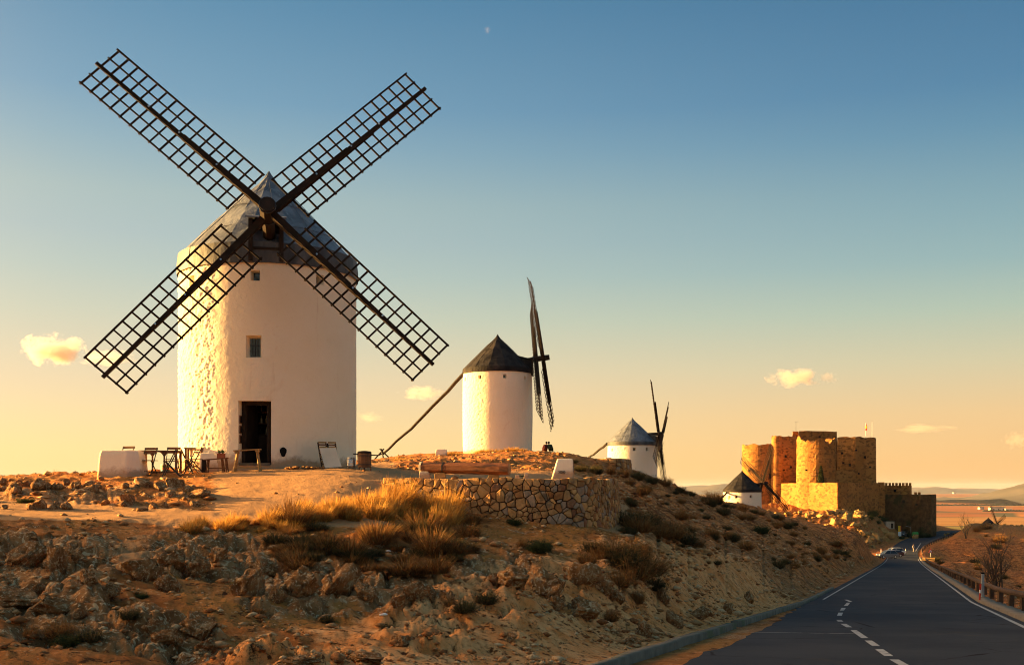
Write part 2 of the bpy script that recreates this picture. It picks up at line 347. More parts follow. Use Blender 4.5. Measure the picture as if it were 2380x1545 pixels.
# road: centre line x = rc(y), half width rh(y), height rz(y)
def rc(y): y = np.asarray(y, float); return 0.365 * (y - 10.4) + 3.3 + np.where(y > 240, 0.0009 * (y - 240) ** 2, 0)
def rh(y): return 3.3 + 1.6 * sstep(250, 330, np.asarray(y, float))
def rz(y):
    y = np.asarray(y, float)
    z = np.where(y < 43.6, -1.28 - .078 * y, -4.68 - .0605 * (y - 43.6))
    z2 = -15.75
    k = 1.2; return np.where(y > 150, z2 + np.log1p(np.exp(np.clip((z - z2) / k, -40, 40))) * k, z)
def rs(x, y): return (x - rc(y)) * 0.94       # signed distance to the right of the centre line
WALL = [(890, 30.5), (930, 30.35), (980, 30.15), (1060, 29.9), (1190, 29.6), (1300, 29.5), (1360, 29.9), (1400, 31.0), (1425, 32.6), (1434, 34.6), (1432, 37.0)]
def _smooth(pts, n):
    p = np.array([[(a - 1190) * d / F, d] for a, d in pts]); out = []
    for i in range(len(p) - 1):
        p0 = p[max(i - 1, 0)]; p1 = p[i]; p2 = p[i + 1]; p3 = p[min(i + 2, len(p) - 1)]
        for t in np.linspace(0, 1, n, endpoint=False):
            out.append(0.5 * ((2 * p1) + (-p0 + p2) * t + (2 * p0 - 5 * p1 + 4 * p2 - p3) * t ** 2 + (-p0 + 3 * p1 - 3 * p2 + p3) * t ** 3))
    out.append(p[-1]); return np.array(out)
WC = _smooth(WALL, 8)
TERR_Z = 0.20
def seg_dist(x, y, C):
    """signed distance to a polyline (positive to the left of its direction)"""
    best = np.full(x.shape, 1e9); sg = np.zeros(x.shape)
    for a, b in zip(C[:-1], C[1:]):
        d = b - a; l2 = d @ d
        t = np.clip(((x - a[0]) * d[0] + (y - a[1]) * d[1]) / l2, 0, 1)
        qx = x - a[0] - t * d[0]; qy = y - a[1] - t * d[1]; dd = np.hypot(qx, qy); cr = d[0] * qy - d[1] * qx
        m = dd < best; best = np.where(m, dd, best); sg = np.where(m, np.sign(cr), sg)
    return best * sg
def blob(x, y, px, D, rp, rl):
    """soft mask round the place seen at px, D; rp in picture units, rl in log distance"""
    Y = np.maximum(y, 0.5); p = 1190 + F * x / Y
    return np.exp(-((p - px) / rp) ** 2 - (np.log(Y / D) / rl) ** 2)
def worley(x, y, seed):
    ix = np.floor(x); iy = np.floor(y); f1 = np.full(x.shape, 9.0); f2 = np.full(x.shape, 9.0); cid = np.zeros(x.shape); gx = np.zeros(x.shape); gy = np.zeros(x.shape); z0 = np.zeros_like(ix)
    for dx in (-1, 0, 1):
        for dy in (-1, 0, 1):
            h = _h(ix + dx, iy + dy, z0, seed); px_ = ix + dx + (h & 1023) / 1024.0; py_ = iy + dy + ((h >> 10) & 1023) / 1024.0
            d = np.hypot(x - px_, y - py_); m = d < f1
            f2 = np.where(m, f1, np.minimum(f2, d)); f1 = np.where(m, d, f1); cid = np.where(m, ((h >> 20) & 1023) / 1024.0, cid); gx = np.where(m, x - px_, gx); gy = np.where(m, y - py_, gy)
    return f1, f2, cid, gx, gy
def rock_mask(x, y):
    r = (1.1 * blob(x, y, 60, 17.0, 200, .16) + 1.0 * blob(x, y, 420, 18.6, 190, .10) + 1.15 * blob(x, y, 700, 17.8, 230, .10) + 1.1 * blob(x, y, 1290, 20.5, 190, .11) + .95 * blob(x, y, 390, 13.2, 160, .08) + 1.0 * blob(x, y, 220, 27.5, 250, .075)
         + .9 * blob(x, y, 1600, 25, 130, .16) + .62 * blob(x, y, 1820, 62, 130, .3) + .7 * blob(x, y, 750, 11.6, 220, .05) + .8 * blob(x, y, 990, 17.2, 90, .06) + .7 * blob(x, y, 60, 13.2, 120, .08) + .38 * sstep(1380, 1480, 1190 + F * x / np.maximum(y, .5)) * sstep(18, 26, y) * (1 - sstep(110, 170, y)) + .35 * sstep(-9, -6, rs(x, y)) * (1 - sstep(-4.4, -3.8, rs(x, y))) * sstep(11, 14, y) * (1 - sstep(50, 70, y)) + .10 * (1 - sstep(1380, 1480, 1190 + F * x / np.maximum(y, .5))) * (y < 22) )
    return sstep(.38, .62, r + .55 * fbm2(x * .55, y * .55, 3, 15))
def bedrock(x, y):
    xr = x * 0.80 + y * 0.30; yr = -x * 0.42 + y * 0.62
    wx = xr + .25 * noise2(x * 1.7, y * 1.7, 7); wy = yr + .25 * noise2(x * 1.7, y * 1.7, 8)
    f1, f2, c, gx, gy = worley(wx * 1.25, wy * 1.9, 31); g1 = np.clip((f2 - f1) * 2.4, 0, 1)
    a1, a2, c2, hx, hy = worley(wx * 3.6, wy * 4.6, 37); g2 = np.clip((a2 - a1) * 2.2, 0, 1)
    return .30 * (c - .35) + .22 * (gx * (c2 * 0 + c - .5) * 2 + gy * .5) * g1 - .26 * (1 - g1) ** 2 + .10 * (c2 - .5) - .09 * (1 - g2) ** 2 + .05 * fbm2(x * 4, y * 4, 3, 39)
def path_mask(x, y):
    Y = np.maximum(y, 0.5); p = 1190 + F * x / Y
    m = sstep(22.3, 23.4, Y - 0.0007 * (p - 300)) * (1 - sstep(24.6, 26.0, Y + 0.004 * np.minimum(0, p - 430))) * (1 - sstep(640, 740, p))   # lit strip at the crest
    m = np.maximum(m, sstep(430, 560, p) * (1 - sstep(880, 960, p)) * sstep(23.0, 24.2, Y) * (1 - sstep(45, 55, Y)))
    m = np.maximum(m, sstep(860, 920, p) * (1 - sstep(1440, 1500, p)) * sstep(29, 31, Y) * (1 - sstep(36, 44, Y)))
    m = np.maximum(m, 0.62 * blob(x, y, 300, 19.0, 60, .13))
    m = np.maximum(m, 0.8 * blob(x, y, 1100, 90, 100, .12)); m = np.maximum(m, 0.62 * blob(x, y, 1250, 25.6, 70, .03))
    m = np.maximum(m, 0.7 * blob(x, y, 690, 20.6, 60, .06))
    return np.where(y > 2, m, 0)
def H(x, y, micro=True):
    x = np.atleast_1d(np.asarray(x, float)); y = np.atleast_1d(np.asarray(y, float))
    z = base_h(x, y); R = np.hypot(x, y)
    z = z * (1 - sstep(600, 1300, R)) + -135 * sstep(600, 1300, R)
    z = z + 3.6 * np.exp(-((x + 29) / 7.0) ** 2) * (1 - sstep(25.2, 27.4, y)) * sstep(-14, 4, y)  # unseen mound added left of the frame to shade the foreground slope
    s = rs(x, y); hw = rh(y); dist = np.abs(s) - hw
    pm = path_mask(x, y)
    if micro:
        amp = (1 - 0.93 * pm) * sstep(-0.2, 2.0, dist)
        Y = np.maximum(y, 1)
        big = 1 + 1.2 * sstep(40, 160, Y)
        z = z + amp * (0.09 * fbm2(x * .9, y * .9, 3, 3) + 0.16 * big * fbm2(x * .22, y * .22, 2, 11))
        xr = x * 0.85 + y * 0.53; yr = -x * 0.53 + y * 0.85         # bedding runs aslant
        p = 1190 + F * x / Y
        nr_ = (y > 5) & (y < 230)
        if nr_.any():
            rm = np.zeros(x.shape); bz = np.zeros(x.shape); rm[nr_] = rock_mask(x[nr_], y[nr_]); kk = nr_ & (rm > .01)
            sc_ = np.clip(y[kk] / 24, 1, 3) if kk.any() else None
            if kk.any(): bz[kk] = bedrock(x[kk] / sc_, y[kk] / sc_) * sc_ ** .8
            z = z + amp * rm * (.72 - .34 * sstep(21, 27, y)) * (bz + .10)
        far = sstep(235, 265, Y) * (1 - sstep(330, 380, Y)) * sstep(1740, 1800, p) * (1 - sstep(2100, 2140, p)) * amp
        z = z + far * 0.8 * (np.clip(1 - np.abs(fbm2(xr * .16, yr * .34, 4, 41)) * 1.8, 0, 1) ** 2 - .3)
        z = z + amp * 0.03 * fbm2(x * 5, y * 5, 2, 61) * (1 - sstep(40, 90, Y)) + amp * .07 * sstep(25, 45, Y) * (1 - sstep(200, 260, Y)) * (1 - np.abs(fbm2(xr * 1.3, yr * 2.2, 3, 63)) * 2) + pm * 0.03 * fbm2(x * .5, y * 1.1, 2, 71) * (1 - sstep(60, 90, Y)) + pm * 0.013 * fbm2(x * 2.2, y * 3.6, 3, 73) * (1 - sstep(45, 70, Y))
    # retained terrace
    m = (y > 20) & (y < 50) & (R < 60)
    if m.any():
        dd = np.full(x.shape, -1e3); dd[m] = seg_dist(x[m], y[m], WC)
        bk = sstep(0.15, 0.42, dd) * (1 - sstep(36.5, 42, y)) * (dd > -999)
        fr = sstep(-4.4, -3.0, x)
        z = z + (TERR_Z + 0.016 * (y - 31) + 0.008 * fbm2(x * 2, y * 2, 3, 5) - z) * bk * fr
    # bed of the road
    wl = np.where(s < 0, 1 - sstep(0.35, 2.6, dist), 1 - sstep(1.3, 4.0, dist)) * (1 - sstep(385, 400, y)) * (y > -80)
    wl = np.where(y > 225, 1 - sstep(0.8, np.where(s < 0, 10, 7), dist), wl) * (1 - sstep(385, 400, y)) * (y > -80)
    z = z + (rz(y) - 0.07 - z) * wl
    return z
def G(x, y): return float(H(x, y)[0])
def at(px, D, dz=0.0):
    x = (px - 1190) * D / F; return Vector((x, D, G(x, D) + dz))
def ground_px(px, py, D0=8.0, D1=420.0):
    """where the line of sight at px, py first meets the ground"""
    D = np.exp(np.linspace(math.log(D0), math.log(D1), 700)); x = (px - 1190) * D / F
    z = H(x, D); s = (1130 - py) * D / F
    k = np.argmax(z >= s)
    return Vector((x[k], D[k], z[k]))

# ------------------------------------------------------------------ ground sheet (finest where the picture looks)
def _terrain():
    tf = np.arctan((np.concatenate([np.arange(-160, 2560, 3.6)]) - 1190) / F)
    th = np.concatenate([np.linspace(-pi, tf[0], 110)[:-1], tf, np.linspace(tf[-1], pi, 110)[1:]])
    R = np.concatenate([np.exp(np.arange(math.log(1.2), math.log(9), .06)), np.exp(np.arange(math.log(9), math.log(34), .0058)), np.exp(np.arange(math.log(34), math.log(130), .0065)), np.exp(np.arange(math.log(130), math.log(420), .011)), np.exp(np.arange(math.log(420), math.log(1800), .06))])
    T, RR = np.meshgrid(th, R); x = RR * np.sin(T); y = RR * np.cos(T)
    z = H(x.ravel(), y.ravel()).reshape(x.shape)
    nr, nc = x.shape
    V = np.stack([x, y, z], -1).reshape(-1, 3)
    i = np.arange(nr - 1)[:, None] * nc + np.arange(nc - 1)[None]
    Fq = np.stack([i, i + 1, i + nc + 1, i + nc], -1).reshape(-1, 4)
    V = np.concatenate([V, [[0, 0, G(0, 1.2)]]]); c = len(V) - 1
    tri = np.stack([np.full(nc - 1, c), np.arange(1, nc), np.arange(nc - 1)], -1)
    pm = np.concatenate([path_mask(x.ravel(), y.ravel()), [0]])
    rk = np.concatenate([np.where((y.ravel() > 5) & (y.ravel() < 230), rock_mask(x.ravel(), y.ravel()), 0) * (1 - pm[:-1]), [0]])
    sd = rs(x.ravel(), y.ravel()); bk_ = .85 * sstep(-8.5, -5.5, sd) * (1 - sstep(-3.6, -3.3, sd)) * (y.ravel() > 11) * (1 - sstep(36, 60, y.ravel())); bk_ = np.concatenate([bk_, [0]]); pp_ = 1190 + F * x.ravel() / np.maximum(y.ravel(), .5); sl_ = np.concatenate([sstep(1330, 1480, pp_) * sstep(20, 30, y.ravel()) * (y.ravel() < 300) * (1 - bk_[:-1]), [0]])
    return npmesh('terrain', V, [Fq[:, ::-1], tri], None, False, {'path': pm, 'rock': rk, 'bank': bk_, 'scrub': sl_})
def _ground(t, b):
    v = coords(t)
    def attr(n): a_ = N(t, 'ShaderNodeAttribute'); a_.attribute_name = n; return a_.outputs['Fac']
    pm = attr('path'); rk = attr('rock'); bk = attr('bank')
    nb = noise_tex(t, v, 0.35, 6, 0.6); nm = noise_tex(t, v, 1.7, 7, 0.65); nf = noise_tex(t, v, 9, 6, 0.7); nx = noise_tex(t, v, 30, 4, 0.7)
    soil = mixc(t, thresh(t, nm, 0.35, 0.65), (0.24, 0.078, 0.018), (0.47, 0.180, 0.050))
    soil = mixc(t, thresh(t, nb, 0.44, 0.60), soil, (0.34, 0.145, 0.035))            # dead grass mat
    soil = mixc(t, math_node(t, 'MULTIPLY', thresh(t, nf, 0.52, 0.64), thresh(t, nb, 0.42, 0.55)), soil, (0.10, 0.070, 0.020))   # green growth
    soil = mixc(t, thresh(t, nf, 0.64, 0.72), soil, (0.52, 0.27, 0.11))                # stone chips
    soil = mixc(t, thresh(t, nx, 0.40, 0.30), soil, (0.085, 0.028, 0.007))
    vo = vor_tex(t, v, 11, 'F1', 'Distance'); soil = mixc(t, math_node(t, 'MULTIPLY', math_node(t, 'LESS_THAN', vo, 0.24), thresh(t, nm, 0.45, 0.6)), soil, (0.50, 0.26, 0.11))
    n6 = noise_tex(t, v, 4.2, 6, 0.7, .3); soil = mixc(t, thresh(t, n6, 0.44, 0.36), soil, (0.085, 0.032, 0.010)); soil = mixc(t, thresh(t, n6, 0.60, 0.68), soil, (0.44, 0.22, 0.085))
    red = noise_tex(t, v, 0.22, 3, 0.5, 0.4); soil = mixc(t, thresh(t, red, 0.70, 0.76), soil, (0.28, 0.10, 0.035))
    sand = mixc(t, thresh(t, nf, 0.35, 0.7), (0.38, 0.200, 0.086), (0.46, 0.255, 0.112)); sand = mixc(t, thresh(t, nx, 0.62, 0.72), sand, (0.24, 0.13, 0.06)); sand = mixc(t, thresh(t, nm, 0.60, 0.75), sand, (0.33, 0.17, 0.07))
    n3 = noise_tex(t, v, 5.5, 6, 0.65, 1.4); n2 = noise_tex(t, v, 15, 7, 0.75, .4)
    rock = mixc(t, thresh(t, nm, 0.32, 0.68), (0.17, 0.070, 0.022), (0.36, 0.175, 0.068))
    rock = mixc(t, thresh(t, n3, 0.56, 0.62), rock, (0.50, 0.34, 0.18)); rock = mixc(t, thresh(t, n2, 0.56, 0.62), rock, (0.60, 0.43, 0.245)); rock = mixc(t, thresh(t, n2, 0.42, 0.34), rock, (0.028, 0.017, 0.009))
    g = N(t, 'ShaderNodeNewGeometry'); sx = N(t, 'ShaderNodeSeparateXYZ'); t.links.new(g.outputs['True Normal'], sx.inputs[0])
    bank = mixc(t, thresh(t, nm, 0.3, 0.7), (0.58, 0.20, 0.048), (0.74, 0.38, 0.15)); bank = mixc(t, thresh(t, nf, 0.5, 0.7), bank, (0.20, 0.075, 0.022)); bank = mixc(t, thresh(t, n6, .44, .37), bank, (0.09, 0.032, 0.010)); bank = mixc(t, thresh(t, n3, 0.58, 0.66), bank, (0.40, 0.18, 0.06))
    n7 = noise_tex(t, v, 0.9, 8, .75, .5); sc_ = mixc(t, thresh(t, n7, .42, .58), (0.15, 0.045, 0.010), (0.56, 0.19, 0.046)); sc_ = mixc(t, thresh(t, n6, .57, .64), sc_, (0.72, 0.34, 0.12)); sc_ = mixc(t, thresh(t, n6, .44, .38), sc_, (0.055, 0.020, 0.006)); sc_ = mixc(t, thresh(t, nf, .44, .36), sc_, (0.05, 0.019, 0.006))
    soil = mixc(t, attr('scrub'), soil, sc_); rock = mixc(t, math_node(t, 'MULTIPLY', attr('scrub'), 0.72), rock, sc_)
    c = mixc(t, thresh(t, math_node(t, 'ADD', rk, math_node(t, 'MULTIPLY', math_node(t, 'SUBTRACT', nf, 0.5), 0.9)), 0.30, 0.55), soil, rock)
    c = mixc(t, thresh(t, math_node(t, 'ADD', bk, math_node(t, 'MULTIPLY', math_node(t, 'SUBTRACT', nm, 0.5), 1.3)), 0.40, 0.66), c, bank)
    c = mixc(t, thresh(t, math_node(t, 'ADD', pm, math_node(t, 'MULTIPLY', math_node(t, 'SUBTRACT', nm, 0.5), 0.9)), 0.35, 0.65), c, sand)
    t.links.new(c, b.inputs['Base Color'])
    p = bump(t, b, nf, 0.6, 0.06); bump(t, b, nx, 0.6, 0.025, p)
M_GROUND = material('hill_ground', _ground, 0.95, 0.08)
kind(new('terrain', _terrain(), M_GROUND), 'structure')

# ------------------------------------------------------------------ road
def _asphalt(t, b):
    v = coords(t); n = noise_tex(t, v, 0.25, 5, 0.6); f = noise_tex(t, v, 60, 3, 0.7); m = noise_tex(t, v, 1.5, 5, 0.6)
    c = mixc(t, thresh(t, n, 0.35, 0.65), (0.034, 0.040, 0.050), (0.050, 0.054, 0.063))
    c = mixc(t, thresh(t, f, 0.62, 0.75), c, (0.060, 0.064, 0.070)); c = mixc(t, thresh(t, m, 0.6, 0.8), c, (0.022, 0.024, 0.028))
    cr = vor_tex(t, v, 0.23, 'DISTANCE_TO_EDGE'); ck = math_node(t, 'ADD', cr, math_node(t, 'MULTIPLY', noise_tex(t, v, 2.2, 5, .7), 0.05)); c = mixc(t, math_node(t, 'MULTIPLY', thresh(t, ck, 0.034, 0.026), thresh(t, n, .45, .55)), c, (0.012, 0.012, 0.013))
    du = noise_tex(t, v, 0.6, 6, .7, .5); c = mixc(t, math_node(t, 'MULTIPLY', thresh(t, du, 0.58, 0.75), 0.6), c, (0.075, 0.060, 0.045))
    t.links.new(c, b.inputs['Base Color']); bump(t, b, f, 0.3, 0.01)
M_ASPHALT = material('asphalt', _asphalt, 1.0, 0.04)
def strip(name, y0, y1, sl, sr, dz, mat, step=1.0, thick=None, jag=None):
    ys = np.arange(y0, y1 + 1e-6, step); V = []
    for y in ys:
        for sgn, f in ((0, sl), (1, sr)):
            s = f(y) if callable(f) else f
            V.append((rc(y) + s / 0.94, y, rz(y) + dz))
    V = np.array(V); n = len(ys); i = np.arange(n - 1) * 2
    Fq = np.stack([i, i + 1, i + 3, i + 2], -1)
    if thick:
        V2 = V.copy(); V2[:, 2] -= thick; V = np.concatenate([V, V2]); o = 2 * n
        Fq = np.concatenate([Fq, np.stack([i + o, i, i + 2, i + o + 2], -1), np.stack([i + 1, i + 1 + o, i + 3 + o, i + 3], -1), [[0, o, o + 1, 1]]])
    return npmesh(name, V, Fq, mat)
def jagged(y, seed, a=0.12): return a * float(fbm2(np.array([y * .8]), np.array([seed * 3.3]), 3, seed)[0])
kind(new('road', strip('road', -40, 388, lambda y: -float(rh(y)) + (0.15 + 0.75 * (1 - sstep(20, 44, y)) if y < 60 else 0.1) + jagged(y, 4, .16 if y < 45 else .05), lambda y: float(rh(y)) - 0.05, 0.0, M_ASPHALT, 0.5)), 'structure')
M_LINE = basic('road_paint', (0.32, 0.31, 0.29), (0.46, 0.45, 0.42), 9, 0.9, 0.15, 0.004, c3=(0.16, 0.155, 0.15))
def marking(me): return kind(new('road_marking', me, M_LINE), 'structure')
marking(strip('edge_line', 46, 226, -2.84, -2.76, .005, M_LINE)); marking(strip('edge_line', 6, 214, 2.95, 3.06, .005, M_LINE))
def road_pt(px, py):
    D = np.exp(np.linspace(math.log(6), math.log(380), 4000)); k = np.argmin(np.abs(rz(D) - (1130 - py) * D / F)); return np.array([(px - 1190) * D[k] / F, D[k]])
def dash(pa, pb, w, name='dash'):
    a = road_pt(*pa); b = road_pt(*pb); d = b - a; d = d / np.linalg.norm(d); n = np.array([-d[1], d[0]]) * w / 2
    q = [a - n, a + n, b + n, b - n]
    me = npmesh(name, np.array([(p[0], p[1], rz(p[1]) + .005) for p in q]), np.array([[3, 2, 1, 0]]), M_LINE); marking(me)
for pa, pb in [((2106, 1548), (2078, 1532)), ((2066, 1524), (2043, 1508)), ((2037, 1501), (2018, 1488)), ((2010, 1482), (1984, 1464)), ((1974, 1457), (1960, 1449)), ((1954, 1444), (1950, 1440)), ((1951, 1430), (1954, 1423)), ((1957, 1418), (1961, 1412)), ((1966, 1407), (1972, 1400)), ((1978, 1398), (1966, 1393))]: dash(pa, pb, 0.13)
dash((1743, 1468.5), (1988, 1472), 0.05)
dash((2193, 1258), (2212, 1246), 0.25); dash((2140, 1262), (2128, 1280), 0.16)
M_CONC = basic('old_concrete', (0.09, 0.082, 0.062), (0.17, 0.15, 0.115), 3, 0.9, 0.4, 0.02, c3=(0.09, 0.10, 0.055))
kind(new('kerb', strip('kerb', 9, 25, lambda y: -3.42 + jagged(y, 8, .06), lambda y: -3.22 + jagged(y, 9, .05), 0.07, M_CONC, 0.5, 0.3)), 'structure')
kind(new('kerb', strip('kerb', 25.7, 60, lambda y: -3.42 + jagged(y, 8, .06), lambda y: -3.22 + jagged(y, 9, .05), 0.07, M_CONC, 0.5, 0.3)), 'structure')
kind(new('verge', strip('verge', 4, 225, 3.32, lambda y: 3.85 + jagged(y, 5, .1), 0.07, basic('verge_concrete', (0.16, 0.13, 0.10), (0.24, 0.20, 0.15), 2, 0.95, 0.4, 0.02), 0.5, 0.2)), 'structure')
# turning place beside the road at the foot of the castle rock
_lp = [(road_pt(px, py)[0], road_pt(px, py)[1]) for px, py in ((2146, 1300), (2046, 1300), (2020, 1290), (2040, 1285), (2096, 1283), (2120, 1281))]

# ------------------------------------------------------------------ plain, far hills
def _fields(t, b):
    v = coords(t); w = noise_tex(t, v, 0.0006, 3, 0.5)
    vs = coords(t, 'Object', (0.00042, 0.0011, 1)); cell = vor_tex(t, vs, 1.0, 'F1', 'Color', 0.9)
    sp = N(t, 'ShaderNodeSeparateColor'); t.links.new(cell, sp.inputs[0])
    r = ramp(t, [(0.0, (0.34, 0.115, 0.03, 1)), (0.22, (0.48, 0.185, 0.045, 1)), (0.42, (0.42, 0.205, 0.055, 1)), (0.6, (0.52, 0.25, 0.07, 1)), (0.75, (0.26, 0.20, 0.045, 1)), (0.9, (0.38, 0.13, 0.035, 1))], sp.outputs[0], 'CONSTANT')
    edge = vor_tex(t, vs, 1.0, 'DISTANCE_TO_EDGE', 'Distance', 0.9)
    c = mixc(t, thresh(t, edge, 0.022, 0.010), r.outputs[0], (0.10, 0.085, 0.04))
    st = noise_tex(t, coords(t, 'Object', (0.0004, 0.006, 1)), 2.0, 5, 0.7)
    c = mixc(t, thresh(t, st, 0.35, 0.7), c, mixc(t, 1.0, c, (0.62, 0.60, 0.58), 'MULTIPLY'))
    t.links.new(c, b.inputs['Base Color'])
M_FIELDS = material('ploughed_fields', _fields, 0.95, 0.05)
PZ = -100.0
kind(new('plain', npmesh('plain', np.array([(-24000, -6000, PZ), (24000, -6000, PZ), (24000, 24500, PZ), (-24000, 24500, PZ)]), np.array([[0, 1, 2, 3]])), M_FIELDS), 'structure')
M_FARHILL = basic('scrub_hillside', (0.07, 0.065, 0.05), (0.15, 0.125, 0.09), 0.002, 0.95, 0.0, c3=(0.05, 0.048, 0.035))
M_FARHILL.node_tree.nodes['Principled BSDF'].inputs['Roughness'].default_value = 0.95
def hill_ridge(pts, D, depth, seed, rough=0.06):
    """a range of hills: (px, py) of its crest at distance D, falling to the plain in front and behind"""
    pts = sorted(pts); px = np.linspace(pts[0][0], pts[-1][0], 150); py = np.interp(px, [p[0] for p in pts], [p[1] for p in pts])
    k = np.ones(7) / 7; py = np.convolve(np.pad(py, 3, 'edge'), k, 'valid')
    zc = (1130 - py) * D / F - PZ
    t = np.linspace(-1, 1, 41); V = []
    for j, tt in enumerate(t):
        prof = (0.5 + 0.5 * np.cos(pi * tt)) ** 1.15
        y = D + tt * depth; x = (px - 1190) * D / F
        h = zc * prof * (1 + rough * 4 * prof * (1 - prof) * fbm2(x / depth * 2.2, np.full_like(x, y / depth * 2.2), 4, seed))
        V.append(np.stack([x, np.full_like(x, y), PZ - 3 + h], -1))
    V = np.array(V); nr, nc = V.shape[:2]; i = np.arange(nr - 1)[:, None] * nc + np.arange(nc - 1)[None]
    return npmesh('hill', V.reshape(-1, 3), np.stack([i, i + 1, i + nc + 1, i + nc], -1).reshape(-1, 4), M_FARHILL, True)
for pts, D, dep, sd, ro in [
    ([(1380, 1140), (1500, 1134), (1570, 1131), (1590, 1130), (1632, 1126), (1665, 1129), (1700, 1122), (1740, 1119), (1800, 1124), (1870, 1130), (1960, 1136), (2040, 1141)], 15500, 2600, 3, .9),
    ([(1980, 1142), (2080, 1135), (2118, 1132), (2140, 1131), (2160, 1133), (2178, 1133), (2186, 1132), (2212, 1138), (2240, 1133), (2262, 1134), (2286, 1138), (2310, 1135), (2336, 1136), (2362, 1140), (2380, 1140), (2480, 1142), (2620, 1140), (2800, 1143)], 16500, 2200, 5, .9),
    ([(2240, 1160), (2280, 1153), (2304, 1146), (2330, 1139), (2350, 1133), (2380, 1128), (2430, 1118), (2500, 1110), (2600, 1115), (2750, 1135), (2850, 1152)], 6200, 1500, 9, 1.2),
    ([(-900, 1128), (-700, 1118), (-520, 1122), (-380, 1127), (-200, 1131), (0, 1136), (200, 1140)], 17500, 2500, 12, .9)]:
    kind(new('hill', hill_ridge(pts, D, dep, sd, ro)), 'structure')

# ------------------------------------------------------------------ the hazy air over the plain
hz = MB().box((0, 9500, (PZ - 5 + 62) / 2), (50000, 32000, 62 - (PZ - 5)))
mh = bpy.data.materials.new('haze'); mh.use_nodes = True; th_ = mh.node_tree; th_.nodes.clear()
pv_ = N(th_, 'ShaderNodeVolumePrincipled'); pv_.inputs['Color'].default_value = (0.62, 0.72, 0.95, 1); pv_.inputs['Density'].default_value = 1.5e-5; pv_.inputs['Anisotropy'].default_value = 0.0
mo_ = N(th_, 'ShaderNodeOutputMaterial'); th_.links.new(pv_.outputs[0], mo_.inputs['Volume'])
kind(new('haze', hz, mh), 'stuff')
# ------------------------------------------------------------------ windmills
def grid_wall(name, r, Hh, nt_, nz, openings, disp, seed, bulge=0.0, rfun=None):
    """round plastered wall as a (angle, height) grid, with rectangular openings left out; angle 0 faces -Y"""
    th = np.linspace(-pi, pi, nt_ + 1); zz = np.linspace(-0.6, Hh, nz + 1)
    def ins(arr, vals):
        for v in vals:
            k = np.argmin(np.abs(arr - v)); arr[k] = v
        return arr
    for (a0, a1, z0, z1) in openings: ins(th, (a0, a1)); ins(zz, (z0, z1))
    T, Z = np.meshgrid(th, zz)
    x0 = np.sin(T); y0 = -np.cos(T)
    d = disp(T, Z, x0 * r, y0 * r)
    edge = np.ones_like(T)
    for (a0, a1, z0, z1) in openings:
        da = np.maximum(np.maximum(a0 - T, T - a1) * r, 0); dz = np.maximum(np.maximum(z0 - Z, Z - z1), 0)
        edge = np.minimum(edge, sstep(0, 0.18, np.hypot(da, dz)))
    rr = r + d * edge + bulge * np.sin(np.clip(Z / Hh, 0, 1) * pi)
    V = np.stack([x0 * rr, y0 * rr, Z], -1).reshape(-1, 3)
    nc = nt_ + 1; i = np.arange(nz)[:, None] * nc + np.arange(nt_)[None]
    keep = np.ones(i.shape, bool); tm = (th[:-1] + th[1:]) / 2; zm = (zz[:-1] + zz[1:]) / 2
    for (a0, a1, z0, z1) in openings:
        keep &= ~(((tm > a0) & (tm < a1))[None] & ((zm > z0) & (zm < z1))[:, None])
    i = i[keep]
    return npmesh(name, V, np.stack([i, i + 1, i + nc + 1, i + nc], -1), M_PLASTER, True)
def cyl(a, r, z): return Vector((sin(a) * r, -cos(a) * r, z))
def recess(r, a0, a1, z0, z1, depth, splay=0.0, mat=None):
    """the four reveal faces of an opening, as one mesh; the back is left for pane or door"""
    m = MB(); w = (a1 - a0); ai0 = a0 + w * splay; ai1 = a1 - w * splay; zi0 = z0 + (z1 - z0) * splay * 0.6; zi1 = z1 - (z1 - z0) * splay * 0.7
    o = [cyl(a0, r + .004, z0), cyl(a1, r + .004, z0), cyl(a1, r + .004, z1), cyl(a0, r + .004, z1)]
    i = [cyl(ai0, r - depth, zi0), cyl(ai1, r - depth, zi0), cyl(ai1, r - depth, zi1), cyl(ai0, r - depth, zi1)]
    m.add(o + i, [(0, 1, 5, 4), (1, 2, 6, 5), (2, 3, 7, 6), (3, 0, 4, 7)])
    return m, (ai0, ai1, zi0, zi1)
def pane_mesh(r, a0, a1, z0, z1):
    return MB().add([cyl(a0, r, z0), cyl(a1, r, z0), cyl(a1, r, z1), cyl(a0, r, z1)], [(0, 1, 2, 3)])

